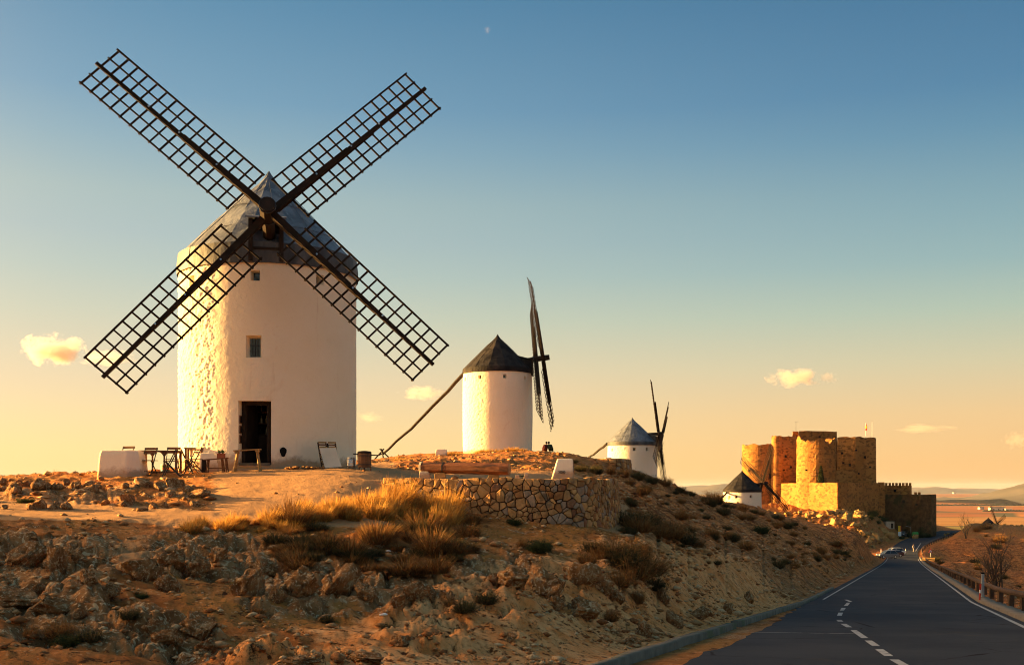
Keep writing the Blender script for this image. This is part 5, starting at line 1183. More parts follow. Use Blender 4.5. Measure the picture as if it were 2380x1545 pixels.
# ------------------------------------------------------------------ parked cars
def car(label, loc, rz_, paint, L_=4.3, suv=True):
    t = thing('parked_car', label, 'car', loc, rz_, 'cars parked beside the far road')
    hw = .88; zt = 1.62 if suv else 1.45
    lower = [(-L_ / 2, .45), (-L_ / 2 + .02, .75), (-L_ / 2 + .25, .92), (-L_ / 2 + 1.05, 1.0), (L_ / 2 - .12, 1.03), (L_ / 2, .85), (L_ / 2, .42), (L_ / 2 - .3, .28), (-L_ / 2 + .3, .28)]
    def extr(prof, w0, w1, zsplit):
        m = MB(); n = len(prof); vs = []
        for s_ in (-1, 1):
            for x, z in prof: vs.append((x, s_ * (w0 if z < zsplit else w1), z))
        m.add(vs, [tuple(range(n - 1, -1, -1)), tuple(range(n, 2 * n))] + [(i, (i + 1) % n, n + (i + 1) % n, n + i) for i in range(n)]); return m
    body = new('body', extr(lower, hw, hw - .03, .9), paint, t)
    up = [(-L_ / 2 + .95, .98), (-L_ / 2 + 1.65, zt - .05), (-L_ / 2 + 2.1, zt), (L_ / 2 - .75, zt - .03), (L_ / 2 - .22, 1.02)]
    m = MB(); vs = []; n = len(up)
    for s_ in (-1, 1):
        for x, z in up: vs.append((x, s_ * (hw - .05 - .16 * (z - .98) / .6), z))
    m.add(vs, [tuple(range(n - 1, -1, -1)), tuple(range(n, 2 * n))] + [(i, (i + 1) % n, n + (i + 1) % n, n + i) for i in range(n)]); new('cabin', m, M_GLASS, t)
    m = MB(); rp = [(-L_ / 2 + 1.6, zt - .06), (-L_ / 2 + 2.1, zt + .015), (L_ / 2 - .72, zt - .012)]; vs = []
    for s_ in (-1, 1):
        for x, z in rp: vs.append((x, s_ * .74, z))
    m.add(vs, [(0, 1, 4, 3), (1, 2, 5, 4)]); new('roof', m, paint, t)
    for s_ in (-1, 1):
        for x0, z0_, x1, z1_ in ((-L_ / 2 + .97, .99, -L_ / 2 + 1.62, zt - .06), (-L_ / 2 + 2.35, 1.0, -L_ / 2 + 2.4, zt - .03), (L_ / 2 - .3, 1.02, L_ / 2 - .78, zt - .05)):
            f = lambda z: s_ * (hw - .04 - .16 * (z - .98) / .6); new('pillar', MB().bar((x0, f(z0_), z0_), (x1, f(z1_), z1_), .07, .05), paint, t)
        for x in (-L_ / 2 + .8, L_ / 2 - .85):
            w_ = new('wheel', MB().tube([(x, s_ * (hw - .2), .34), (x, s_ * (hw + .012), .34)], .34, 20), basic('tyre', (0.012, 0.012, 0.012), (0.02, 0.02, 0.02), 5, .9, 0), t)
            new('rim', MB().tube([(x, s_ * (hw + .0), .34), (x, s_ * (hw + .022), .34)], .20, 16), M_STEEL, w_)
        new('headlight', MB().box((-L_ / 2 + .1, s_ * .65, .78), (.18, .3, .12)), M_WHITEPAINT, t); new('tail_light', MB().box((L_ / 2 - .05, s_ * .70, .88), (.14, .22, .2)), M_RED, t)
    new('bumper', MB().box((0, 0, .33), (L_ + .03, hw * 2 - .1, .14)), M_IRON, t)
    return t
def paint(n, c): return basic(n, c, tuple(v * 1.1 for v in c), 3, .3, 0, spec=.6, metallic=.3)
def cl(px, py): q = road_pt(px, py); return (q[0], q[1], max(float(rz(q[1])), G(*q)) + .01)
car('dark grey hatchback parked nearest the shaded verge', cl(2063, 1297), radians(8), paint('grey_car_paint', (0.10, 0.11, 0.13)), 4.2)
car('dark maroon car parked between the grey hatchback and the white car', cl(2075, 1293.5), radians(10), paint('maroon_car_paint', (0.05, 0.012, 0.014)), 4.3, False)
car('white car parked furthest along the turning place', cl(2078, 1289.5), radians(8), paint('white_car_paint', (0.6, 0.58, 0.55)), 4.6)
# ------------------------------------------------------------------ rocks
def _rock(t, b, dark=1.0):
    v = coords(t); n1 = noise_tex(t, v, 1.6, 7, 0.65); n2 = noise_tex(t, v, 9, 8, 0.75, .4); n3 = noise_tex(t, v, 3.6, 7, 0.65, 1.4); n4 = noise_tex(t, v, 24, 4, .7)
    c = mixc(t, thresh(t, n1, 0.32, 0.68), (0.17, 0.070, 0.022), (0.36, 0.175, 0.068))
    c = mixc(t, thresh(t, n3, 0.55, 0.61), c, (0.50, 0.34, 0.18))         # pale crust lichen
    c = mixc(t, thresh(t, n2, 0.55, 0.61), c, (0.60, 0.43, 0.245)); c = mixc(t, thresh(t, n2, 0.42, 0.34), c, (0.028, 0.017, 0.009))
    c = mixc(t, math_node(t, 'MULTIPLY', thresh(t, n4, 0.60, 0.68), thresh(t, n1, .5, .6)), c, (0.32, 0.20, 0.06))
    t.links.new(c, b.inputs['Base Color'])
    p = bump(t, b, n2, 0.7, 0.05); bump(t, b, n4, 0.6, 0.02, p)
M_ROCK = material('lichen_rock', _rock, 0.95, 0.08)
M_ROCKLT = basic('pale_limestone', (0.25, 0.13, 0.042), (0.50, 0.30, 0.11), 1.6, 0.95, 0.8, 0.12, 0.05, c3=(0.17, 0.11, 0.06))
def rock_mesh(seed, sub=4, cuts=16, sx=1.0, sy=1.0, sz=.7, rough=.17, strat=1.0, mat=None):
    bm = bmesh.new(); bmesh.ops.create_icosphere(bm, subdivisions=sub, radius=1.0)
    V = np.array([v.co[:] for v in bm.verts]); Fs = np.array([[l.index for l in f.verts] for f in bm.faces]); bm.free()
    rng = np.random.default_rng(seed); Bs = np.linalg.qr(rng.normal(size=(3, 3)))[0]
    for _ in range(cuts):
        n = (Bs[rng.integers(3)] * rng.choice([-1, 1]) + rng.normal(0, .22, 3)) if _ % 4 else rng.normal(size=3); n /= np.linalg.norm(n); d = rng.uniform(.42, .80); e = V @ n - d; V = V - np.outer(np.maximum(e, 0), n)
    V = V * np.array([sx, sy, sz])
    nn = V / (np.linalg.norm(V, axis=1)[:, None] + 1e-6)
    a = V @ np.array([.35, .2, 1.0])
    led = np.abs(((a * 3.2 + fbm3(V[:, 0] * 1.5, V[:, 1] * 1.5, V[:, 2] * 1.5, 2, seed) * .8) % 1) - .5) * 2
    cr = np.clip(np.abs(fbm3(V[:, 0] * 1.9 + seed, V[:, 1] * 1.6, V[:, 2] * 1.6, 2, seed + 5)) * 9, 0, 1)
    disp = rough * fbm3(V[:, 0] * 2.6, V[:, 1] * 2.6, V[:, 2] * 2.6, 4, seed + 1) - strat * .10 * (led < .22) - .10 * (1 - cr)
    V = V + nn * disp[:, None]
    return npmesh('rock', V, Fs, mat or M_ROCK, False)
ROCKS = [rock_mesh(100 + k, 4, 14 + k, 1, RNG.uniform(.75, 1), RNG.uniform(.6, .9)) for k in range(9)]
ROCKS_S = [rock_mesh(200 + k, 3, 12, 1, RNG.uniform(.7, 1), RNG.uniform(.55, .85), .08) for k in range(6)]
ROCKS_L = [rock_mesh(300 + k, 3, 22, 1, RNG.uniform(.7, 1), RNG.uniform(.6, .9), .26, 2.0, M_ROCKLT) for k in range(6)]
def put_rock(px, py, w, h, label, group, lib, name='boulder', sink=.3, loc=None):
    g = loc if loc is not None else ground_px(px, py); D = g.y; sx = w / 2 * D / F; sz = h / 2 * D / F
    me = random.choice(lib); o = bpy.data.objects.new(name, me); COL.objects.link(o)
    zr_ = max(v.co.z for v in me.vertices) if me.name not in _zc else _zc[me.name]; _zc[me.name] = zr_
    o.scale = (sx, sx * random.uniform(.8, 1.1), sz / zr_ * random.uniform(.95, 1.1)); o.rotation_euler = (random.uniform(-.2, .2), random.uniform(-.05, .35), random.uniform(0, 6.28))
    o.location = (g.x, g.y + sx * .3, g.z + sz * (1 - 2 * sink) * .7)
    return tag(o, label, 'rock', group)
_zc = {}
LB = 'lichen covered grey boulder half buried in the shaded slope below the path'
for a in [(565, 1385, 112, 110), (690, 1385, 125, 110), (785, 1388, 150, 118), (612, 1335, 100, 64), (330, 1345, 140, 78), (405, 1320, 90, 66), (455, 1340, 100, 84), (392, 1375, 84, 60), (500, 1310, 70, 50), (845, 1395, 70, 60), (640, 1400, 70, 60),
          (45, 1318, 120, 84), (125, 1330, 112, 92), (0, 1295, 70, 60), (165, 1300, 70, 56), (205, 1360, 80, 60), (250, 1392, 70, 44), (80, 1385, 60, 40)]:
    put_rock(*a, LB, 'boulders below the path', ROCKS)
for a in [(390, 1500, 100, 66), (445, 1478, 118, 76), (358, 1488, 76, 60), (482, 1512, 66, 44), (20, 1410, 140, 50), (110, 1425, 128, 56), (700, 1548, 150, 36), (850, 1540, 130, 34), (600, 1535, 70, 26), (180, 1440, 60, 36), (1180, 1490, 60, 30), (940, 1500, 70, 36)]:
    put_rock(*a, 'low lichen crusted rock breaking through the soil at the foot of the slope', 'low rocks in the soil', ROCKS)
for a in [(1192, 1372, 118, 66), (1272, 1388, 136, 112), (1345, 1368, 108, 82), (1402, 1376, 96, 74), (1352, 1432, 116, 72), (1292, 1415, 66, 50), (1150, 1360, 60, 44), (1430, 1400, 60, 46)]:
    put_rock(*a, 'grey lichen boulder in the outcrop below the stone wall', 'outcrop below the stone wall', ROCKS)
for a in [(962, 1405, 90, 62), (1005, 1398, 66, 52), (925, 1412, 66, 44), (1045, 1392, 50, 34)]:
    put_rock(*a, 'small grey rock at the edge of the dry grass bank', 'rocks by the grass bank', ROCKS)
r_ = random.Random(5)
for k in range(30):
    px = r_.uniform(-20, 485); py = r_.uniform(1128, 1188) - max(0, px - 380) * .12; w = r_.uniform(26, 62); put_rock(px, py, w, w * r_.uniform(.45, .75), 'brown rock in the jagged outcrop below the white block', 'jagged outcrop below the white block', ROCKS_S, sink=.33)
for k in range(16):
    px = 12 + k * 14 + r_.uniform(-6, 6); w = r_.uniform(16, 30); put_rock(px, 1131 + r_.uniform(-8, 10), w, w * .8, 'sunlit stone in the broken row along the far edge of the outcrop', 'sunlit row of stones', ROCKS_S, sink=.25)
for a in [(1562, 1452, 54, 52), (1500, 1478, 60, 50), (1625, 1440, 66, 42), (1690, 1425, 40, 34), (1545, 1405, 50, 60), (1470, 1500, 60, 34), (1590, 1490, 26, 22), (1740, 1400, 40, 40)]:
    put_rock(*a, 'ochre rock in the cut bank beside the road', 'rocks in the road bank', ROCKS)
for k in range(16):
    px = r_.uniform(1760, 2010); py = r_.uniform(1250, 1350); py = max(py, 1215 + (px - 1760) * .28); w = r_.uniform(12, 34); put_rock(px, py, w, w * .6, 'small dark rock on the shaded slope above the road', 'rocks on the slope above the road', ROCKS_S)
jv = []; jf = []; jo = 0; nsing = 0
for k in range(360):
    px = r_.uniform(1782, 2112); D = r_.uniform(262, 318); big = k < 120
    if big: g = at(px, D)
    else: x_ = (px - 1190) * D / F; g = Vector((x_, D, 0))
    if abs(rs(np.array([g.x]), np.array([g.y]))[0]) < 7.5: continue
    s_ = (r_.choice([1.7, 2.4, 3.2]) if big else r_.choice([.8, 1.1, 1.5])) * F / D; w_, h_ = s_ * r_.uniform(1.1, 1.8), s_ * r_.uniform(.5, 1.0)
    if big: put_rock(0, 0, w_, h_, 'pale rock on the sunlit slope at the foot of the castle', 'pale rocks below the castle', ROCKS_L, loc=g, sink=.3)
    else: jv.append((g.x, D, w_ / 2 * D / F, h_ / 2 * D / F, r_.uniform(0, 6.28), r_.randrange(6)))
zz_ = H(np.array([q[0] for q in jv]), np.array([q[1] for q in jv])); VV = []; FF = []; jo = 0
for q, z_ in zip(jv, zz_):
    me = ROCKS_L[q[5]]; v_ = np.array([v.co[:] for v in me.vertices]); f_ = np.array([p.vertices[:] for p in me.polygons]); c_, s__ = cos(q[4]), sin(q[4])
    VV.append(np.stack([(v_[:, 0] * c_ - v_[:, 1] * s__) * q[2] + q[0], (v_[:, 0] * s__ + v_[:, 1] * c_) * q[2] + q[1], v_[:, 2] * q[3] + z_ + q[3] * .3], -1)); FF.append(f_ + jo); jo += len(v_)
kind(new('scree', npmesh('scree', np.concatenate(VV), np.concatenate(FF)), M_ROCKLT), 'stuff')['label'] = 'smaller sunlit rubble on the slope below the castle'
for k in range(16):
    px = r_.uniform(2195, 2375); D = r_.uniform(346, 358); g = at(px, D); w = r_.uniform(8, 15); put_rock(0, 0, w, w * .6, 'sunlit rock along the far crest right of the castle', 'rocks on the far right crest', ROCKS_L, loc=g)

# loose stones, too many to count
def scatter(n, pxr, lr, keep, seed):
    rng = np.random.default_rng(seed); px = rng.uniform(*pxr, n); D = np.exp(rng.uniform(math.log(lr[0]), math.log(lr[1]), n)); x = (px - 1190) * D / F
    s = rs(x, D); ok = (np.abs(s) > rh(D) + .6) & (rng.random(n) < keep(x, D, px)); x = x[ok]; D = D[ok]; px = px[ok]
    wd_ = seg_dist(x, D, WC); t = ~((wd_ > -.4) & (wd_ < .3) & (D < 40)); d2 = np.hypot(x - T1.x, D - T1.y) > 3.6
    t &= d2; return x[t], D[t], H(x[t], D[t]), rng
def _peb(t, b):
    g = N(t, 'ShaderNodeNewGeometry'); r = ramp(t, [(0, (0.22, 0.088, 0.032, 1)), (.35, (0.38, 0.18, 0.07, 1)), (.65, (0.50, 0.28, 0.125, 1)), (.9, (0.60, 0.40, 0.21, 1)), (1, (0.30, 0.21, 0.12, 1))], g.outputs['Random Per Island'])
    t.links.new(mixc(t, thresh(t, noise_tex(t, coords(t), 30, 4, .6), .4, .7), r.outputs[0], mixc(t, 1.0, r.outputs[0], (.6, .55, .5), 'MULTIPLY')), b.inputs['Base Color'])
M_PEB = material('loose_stone', _peb, .95, .08)
def stones(sc_args, label, g=.022):
    x, y, z, rng = scatter(*sc_args)
    n = len(x); sz = rng.gamma(1.3, g, n) * (y / 16) ** .55 + .008; sz = np.minimum(sz, .2)
    oct_ = np.array([[1, 0, 0], [-.9, .1, 0], [0, 1, .1], [.1, -1, 0], [0, 0, .7], [0, 0, -.6], [.6, .6, .35], [-.55, .5, .3], [.5, -.6, .3]]); of = np.array([[4, 6, 0], [6, 4, 2], [0, 6, 2], [4, 7, 2], [7, 4, 1], [7, 1, 2], [4, 8, 3], [8, 4, 0], [8, 0, 3], [4, 3, 1], [0, 2, 5], [2, 1, 5], [1, 3, 5], [3, 0, 5]])
    a = rng.uniform(0, 6.28, n); sc = np.stack([rng.uniform(.7, 1.4, n), rng.uniform(.6, 1.1, n), rng.uniform(.5, .9, n)], -1) * sz[:, None]
    Vp = oct_[None] * sc[:, None] * (1 + rng.normal(0, .12, (n, 9, 3))); ca_, sa_ = np.cos(a)[:, None], np.sin(a)[:, None]
    V = np.stack([Vp[..., 0] * ca_ - Vp[..., 1] * sa_ + x[:, None], Vp[..., 0] * sa_ + Vp[..., 1] * ca_ + y[:, None], Vp[..., 2] + z[:, None] + sz[:, None] * .15], -1).reshape(-1, 3)
    kind(new('loose_stone', npmesh('loose_stone', V, (of[None] + (np.arange(n) * 9)[:, None, None]).reshape(-1, 3)), M_PEB), 'stuff')['label'] = label
stones((34000, (-60, 2440), (9.5, 110), lambda x, y, p: np.where(path_mask(x, y) > .5, .06, .85) * np.clip(.45 + fbm2(x * .6, y * .6, 3, 33) * 1.3, .05, 1), 3), 'loose stones and chips strewn over the slope')
stones((16000, (1390, 2060), (18, 210), lambda x, y, p: np.clip(.4 + fbm2(x * .3, y * .3, 3, 35) * 1.4, .03, 1), 13), 'loose stones strewn over the hillside above the road', .026)

# ------------------------------------------------------------------ grass and shrubs
def _veg(stops, rough=.8, trans=.25):
    def f(t, b):
        g = N(t, 'ShaderNodeNewGeometry'); r = ramp(t, [(p, (*c, 1)) for p, c in stops], g.outputs['Random Per Island'])
        t.links.new(r.outputs[0], b.inputs['Base Color'])
        tr = N(t, 'ShaderNodeBsdfTranslucent'); t.links.new(r.outputs[0], tr.inputs[0]); mxs = N(t, 'ShaderNodeMixShader'); mxs.inputs[0].default_value = trans
        t.links.new(b.outputs[0], mxs.inputs[1]); t.links.new(tr.outputs[0], mxs.inputs[2]); t.links.new(mxs.outputs[0], t.nodes['Material Output'].inputs['Surface'])
    return f
M_GOLD = material('dry_grass', _veg([(0, (0.34, 0.15, 0.03)), (.5, (0.56, 0.29, 0.06)), (.85, (0.64, 0.40, 0.12)), (1, (0.30, 0.12, 0.03))], trans=.5), .8, .1)
M_BROWN = material('dead_scrub', _veg([(0, (0.13, 0.056, 0.018)), (.4, (0.25, 0.115, 0.038)), (.75, (0.36, 0.185, 0.066)), (.92, (0.095, 0.080, 0.026)), (1, (0.38, 0.25, 0.12))]), .85, .05)
M_OLIVE = material('olive_scrub', _veg([(0, (0.035, 0.032, 0.014)), (.5, (0.068, 0.060, 0.024)), (.8, (0.11, 0.082, 0.038)), (1, (0.15, 0.105, 0.055))]), .85, .05)
M_GREEN = material('green_bush', _veg([(0, (0.020, 0.028, 0.010)), (.5, (0.038, 0.050, 0.017)), (1, (0.062, 0.072, 0.024))]), .75, .1)
def blades(n, rad, h, seed, lean=.35, width=.006, droop=.3, base_r=.35, fan=.9, wind=(0, 0)):
    """tuft of curved blades, unit scale; one island per blade"""
    rng = np.random.default_rng(seed); a = rng.uniform(0, 2 * pi, n); rr = rad * base_r * np.sqrt(rng.random(n)); L_ = h * rng.uniform(.45, 1.0, n) * (1 - .3 * rr / max(rad * base_r, 1e-6))
    bx, by = rr * np.cos(a), rr * np.sin(a); az = a + rng.normal(0, .6, n); tilt = np.abs(rng.normal(0, lean, n)) + fan * rr / max(rad, 1e-6) * .5
    dx, dy, dz = np.sin(tilt) * np.cos(az) + wind[0], np.sin(tilt) * np.sin(az) + wind[1], np.cos(tilt)
    sx, sy = -np.sin(az + rng.normal(0, .8, n)), np.cos(az); w = width * rng.uniform(.6, 1.4, n)
    P0 = np.stack([bx, by, np.zeros(n) - .03], -1); d = np.stack([dx, dy, dz], -1); s = np.stack([sx, sy, np.zeros(n)], -1) * w[:, None]
    P1 = P0 + d * (L_ * .55)[:, None]; d2 = d + np.stack([dx, dy, -np.abs(rng.normal(0, 1, n))], -1) * droop; d2 /= np.linalg.norm(d2, axis=1)[:, None]; P2 = P1 + d2 * (L_ * .5)[:, None]
    V = np.stack([P0 - s, P0 + s, P1 + s * .8, P1 - s * .8, P2], 1).reshape(-1, 3); b = (np.arange(n) * 5)[:, None]
    return V, [b + np.array([[0, 1, 2, 3]]), b + np.array([[3, 2, 4]])]
def twigs(n, rad, h, seed, leaves=0, leafw=.02, width=.005):
    """rounded scrub: stems fan from the base, side twigs and small leaves fill the crown"""
    rng = np.random.default_rng(seed); Vs = []; Q = []; T_ = []; off = 0
    V, f = blades(n, rad, h, seed, .55, width, .1, .5, 1.3); Vs.append(V); Q.append(f[0]); T_.append(f[1]); off = len(V)
    tips = V.reshape(-1, 5, 3); m = n
    src = tips[rng.integers(0, n, m)]; t_ = rng.uniform(.3, 1, m)[:, None]; st = src[:, 0] + (src[:, 4] - src[:, 0]) * t_; d = rng.normal(size=(m, 3)); d[:, 2] = np.abs(d[:, 2]) * .8; d /= np.linalg.norm(d, axis=1)[:, None]
    L_ = rng.uniform(.1, .3, m)[:, None] * h; s = np.cross(d, rng.normal(size=(m, 3))); s = s / np.linalg.norm(s, axis=1)[:, None] * width * .7
    V2 = np.stack([st - s, st + s, st + d * L_], 1).reshape(-1, 3); T_.append(off + (np.arange(m) * 3)[:, None] + np.array([[0, 1, 2]])); Vs.append(V2); off += len(V2)
    if leaves:
        src = tips[rng.integers(0, n, leaves)]; t_ = rng.uniform(.35, 1.05, leaves)[:, None]; c = src[:, 0] + (src[:, 4] - src[:, 0]) * t_ + rng.normal(0, .05 * rad, (leaves, 3))
        u = rng.normal(size=(leaves, 3)); u /= np.linalg.norm(u, axis=1)[:, None]; v = np.cross(u, rng.normal(size=(leaves, 3))); v /= np.linalg.norm(v, axis=1)[:, None]
        w = leafw * rng.uniform(.6, 1.4, leaves)[:, None]
        V3 = np.stack([c - u * w, c + v * w * .5, c + u * w, c - v * w * .5], 1).reshape(-1, 3); Q.append(off + (np.arange(leaves) * 4)[:, None] + np.array([[0, 1, 2, 3]])); Vs.append(V3)
    return np.concatenate(Vs), [np.concatenate(Q), np.concatenate(T_)]
def vmesh(name, vf, mat): return npmesh(name, vf[0], vf[1], mat)
GRASS = [vmesh('grass_clump', blades(620, .5, 1.0, 40 + k, .42, .012, .35, .75, .7, wind=(.14, -.02)), M_GOLD) for k in range(4)]
GRASSB = [vmesh('scrub_clump', blades(760, .5, 1.0, 50 + k, .6, .012, .35, .8, .9), M_BROWN) for k in range(3)]
GRASSO = [vmesh('scrub_clump', blades(760, .5, 1.0, 55 + k, .6, .012, .4, .8, .9), M_OLIVE) for k in range(2)]
SHRUB = [vmesh('shrub', twigs(420, .5, .8, 60 + k, 420, .02, .010), M_BROWN) for k in range(3)] + [vmesh('shrub', twigs(420, .5, .8, 70 + k, 700, .024, .010), M_OLIVE) for k in range(3)]
BUSH = [vmesh('bush', twigs(500, .5, .8, 80 + k, 2600, .03, .006), M_GREEN) for k in range(3)]
def veg(name, lib, px, py, wpx, hpx, label, cat, group, D=None, rnd=random.Random(9)):
    g = at(px, D) if D else ground_px(px, py); s = g.y / F
    o = bpy.data.objects.new(name, rnd.choice(lib)); COL.objects.link(o); o.location = (g.x, g.y, g.z - .02); o.rotation_euler = (0, 0, rnd.uniform(0, 6.28) if lib is not GRASS else rnd.uniform(-.5, .5))
    k_ = rnd.uniform(.8, 1.15); hz_ = rnd.uniform(1.1, 1.5) if (lib is SHRUB or lib is BUSH) else rnd.uniform(.7, 1.1); o.scale = (wpx * s * k_, wpx * s * k_ * rnd.uniform(.75, 1.2), hpx * s * k_ * hz_); return tag(o, label, cat, group)
LG = 'clump of tall golden dry grass on the sunlit bank beside the stone wall'
r3 = random.Random(77)
for k in range(46):
    px = r3.uniform(680, 1050); py = 1196 + .02 * (px - 700) + r3.uniform(-16, 26) - 14 * math.exp(-((px - 850) / 90) ** 2); w = r3.uniform(34, 72); veg('grass_clump', GRASS, px, py, w, w * r3.uniform(.9, 1.6), LG, 'grass', 'golden grass bank', rnd=r3)
for k in range(22):
    px = r3.uniform(425, 690); py = 1229 - (px - 430) * .03 + r3.uniform(-6, 14); w = r3.uniform(22, 52); veg('grass_clump', GRASS, px, py, w, w * r3.uniform(.7, 1.3), 'low tuft of golden grass along the crest of the path', 'grass', 'golden tufts along the path', rnd=r3)
for k in range(70):
    px = r3.uniform(640, 1100); t_ = r3.random(); py = 1236 + t_ * 100 - max(0, 760 - px) * .25 - max(0, px - 1020) * .3; w = r3.uniform(36, 84); veg('scrub_clump', GRASSB + GRASSO, px, py, w, w * r3.uniform(.6, 1.05), 'dark tangle of dead grass on the shaded bank below the golden grass', 'grass', 'dark grass bank', rnd=r3)
for a in [(1050, 1060, 50, 24), (1030, 1062, 36, 20), (1120, 1056, 40, 22), (1150, 1056, 46, 26), (1185, 1058, 46, 24), (1205, 1062, 40, 18), (932, 1084, 50, 30), (915, 1086, 36, 18), (880, 1078, 24, 16), (960, 1076, 30, 14)]:
    veg('grass_clump', GRASS, a[0], a[1], a[2], a[3], 'golden tuft of grass on the knoll of the black roofed mill', 'grass', 'golden tufts on the knoll', D=(86 if a[0] > 1000 else 58))
r2 = random.Random(21)
for a in [(1400, 1300, 90, 60), (1450, 1318, 120, 84), (1425, 1305, 100, 66), (1475, 1300, 90, 60), (1380, 1282, 80, 50), (1500, 1335, 110, 76), (1470, 1345, 100, 80), (1440, 1362, 90, 70), (1365, 1310, 70, 44), (1460, 1225, 90, 54), (1485, 1235, 90, 60), (1530, 1250, 90, 54), (1585, 1262, 90, 50), (1560, 1255, 80, 46), (1555, 1240, 60, 40), (1510, 1222, 60, 38), (1620, 1275, 50, 36), (1290, 1205, 40, 30), (1215, 1275, 36, 30), (1345, 1350, 40, 30), (1130, 1400, 60, 40), (1080, 1430, 60, 40), (1045, 1410, 40, 30), (700, 1290, 50, 30), (660, 1300, 60, 40), (300, 1450, 50, 30), (140, 1480, 90, 60), (210, 1490, 70, 44), (70, 1480, 60, 40), (600, 1430, 40, 26), (760, 1450, 50, 26), (900, 1460, 44, 26), (1480, 1400, 60, 56), (1520, 1370, 60, 50), (1420, 1440, 50, 40)]:
    veg('shrub', SHRUB, *a, 'dry brown twiggy shrub on the shaded slope below the walls', 'shrub', 'shrubs on the shaded slope', rnd=r2)
for k in range(105):
    px = r2.uniform(1450, 1980); t_ = r2.random(); top = np.interp(px, [1435, 1530, 1600, 1700, 1780, 1850, 1930, 2020], [1112, 1122, 1150, 1176, 1192, 1216, 1256, 1292]); bot = np.interp(px, [1435, 1600, 1750, 1850, 2020], [1330, 1340, 1350, 1345, 1302])
    py = top + 4 + (bot - top) * t_ ** 1.3 * .8; w = r2.choice([12, 16, 20, 26, 34, 46]) * r2.uniform(.8, 1.2) * (1.25 - .5 * (px - 1470) / 500); veg('shrub', SHRUB, px, py, w, w * .62, 'small dark shrub dotted over the long hillside above the road', 'shrub', 'shrubs over the long hillside', rnd=r2)
for px, py, w in ((1480, 1112, 46), (1515, 1120, 40), (1545, 1126, 44), (1580, 1142, 34), (1605, 1150, 26), (1350, 1092, 40), (1385, 1098, 44), (1420, 1102, 40), (1450, 1106, 44), (1640, 1166, 28), (1668, 1170, 26), (1700, 1178, 28), (1726, 1184, 32), (1752, 1190, 28), (1650, 1172, 22), (1686, 1176, 24), (1770, 1194, 22), (1800, 1202, 20), (1335, 1075, 20), (1300, 1068, 16)):
    veg('shrub', SHRUB, px, py + 3, w, w * .66, 'dark shrub along the crest of the hill before the mills', 'shrub', 'shrubs along the crest', rnd=r2)
for a in [(1252, 1285, 62, 44), (1262, 1278, 50, 36), (1195, 1222, 40, 22), (60, 1168, 40, 16), (330, 1390, 34, 24), (160, 1500, 60, 40), (1768, 1240, 34, 26), (1215, 1108, 14, 6), (1445, 1302, 22, 18)]:
    veg('bush', BUSH, *a, 'low dark green bush growing on the bare slope', 'bush', 'green bushes on the slope', rnd=r2)
for px, D, w, h in ((2046, 338, 20, 14), (2056, 332, 16, 12), (2030, 322, 22, 18), (2040, 318, 20, 14), (2104, 338, 18, 20), (2114, 336, 16, 14), (2126, 331, 24, 20), (2142, 331, 22, 18), (2156, 333, 18, 14), (2024, 312, 18, 12), (2070, 320, 14, 10), (2095, 322, 14, 10)):
    veg('bush', BUSH, px, 0, w, h, 'dark round bush at the foot of the castle walls', 'bush', 'bushes under the castle', D=D, rnd=r2)
for k in range(60):
    px = r2.uniform(2165, 2420); D = math.exp(r2.uniform(math.log(45), math.log(330))); g = at(px, D)
    if rs(np.array([g.x]), np.array([g.y]))[0] < float(rh(g.y)) + 1.6: continue
    w = r2.uniform(14, 34); veg('shrub', SHRUB, px, 0, w, w * .6, 'dry shrub on the bank right of the guard rail', 'shrub', 'shrubs right of the road', D=D, rnd=r2)
# small tufts everywhere, one mass
def tufts(n, pxr, lr, keep, seed, nb, mat, hmin, hmax, name, label):
    x, y, z, rng = scatter(n, pxr, lr, keep, seed); m = len(x); h = rng.uniform(hmin, hmax, m) * (y / 18) ** .35
    V, f = blades(m * nb, .5, 1.0, seed, .5, .01, .4, .6, .8); V = V.reshape(m, nb * 5, 3); sc = h[:, None, None]
    V = V * sc * np.array([.9, .9, 1]) + np.stack([x, y, z], -1)[:, None]
    wide = 1
    o = new(name, npmesh(name, V.reshape(-1, 3), f, mat)); kind(o, 'stuff'); o['label'] = label
nz = lambda x, y: fbm2(x * .35, y * .35, 3, 91)
tufts(13000, (-60, 2450), (9.5, 120), lambda x, y, p: np.clip(.25 + nz(x, y) * 1.6, 0, 1) * (path_mask(x, y) < .35), 5, 9, M_BROWN, .05, .17, 'dead_grass', 'thin dead grass over the slope')
tufts(5000, (-60, 2450), (9.5, 90), lambda x, y, p: np.clip(.1 + nz(x + 40, y) * 1.8, 0, 1) * (path_mask(x, y) < .3), 6, 9, M_OLIVE, .03, .09, 'ground_cover', 'low green ground cover in patches')
tufts(8000, (1350, 2080), (24, 170), lambda x, y, p: np.clip(.35 + nz(x * .5, y * .5) * 1.5, 0, 1), 11, 8, M_BROWN, .06, .24, 'dead_grass', 'ragged dead grass over the long hillside')
tufts(1500, (-60, 2450), (120, 350), lambda x, y, p: np.clip(.4 + nz(x * .2, y * .2), 0, 1) * (p > 1500), 7, 7, M_BROWN, .12, .3, 'dead_grass', 'dead grass over the far slopes')
tufts(700, (-40, 1000), (23, 40), lambda x, y, p: np.clip(.15 + nz(x, y), 0, 1) * (path_mask(x, y) < .6), 8, 9, M_GOLD, .04, .12, 'dry_grass', 'short golden grass over the sunlit crest')

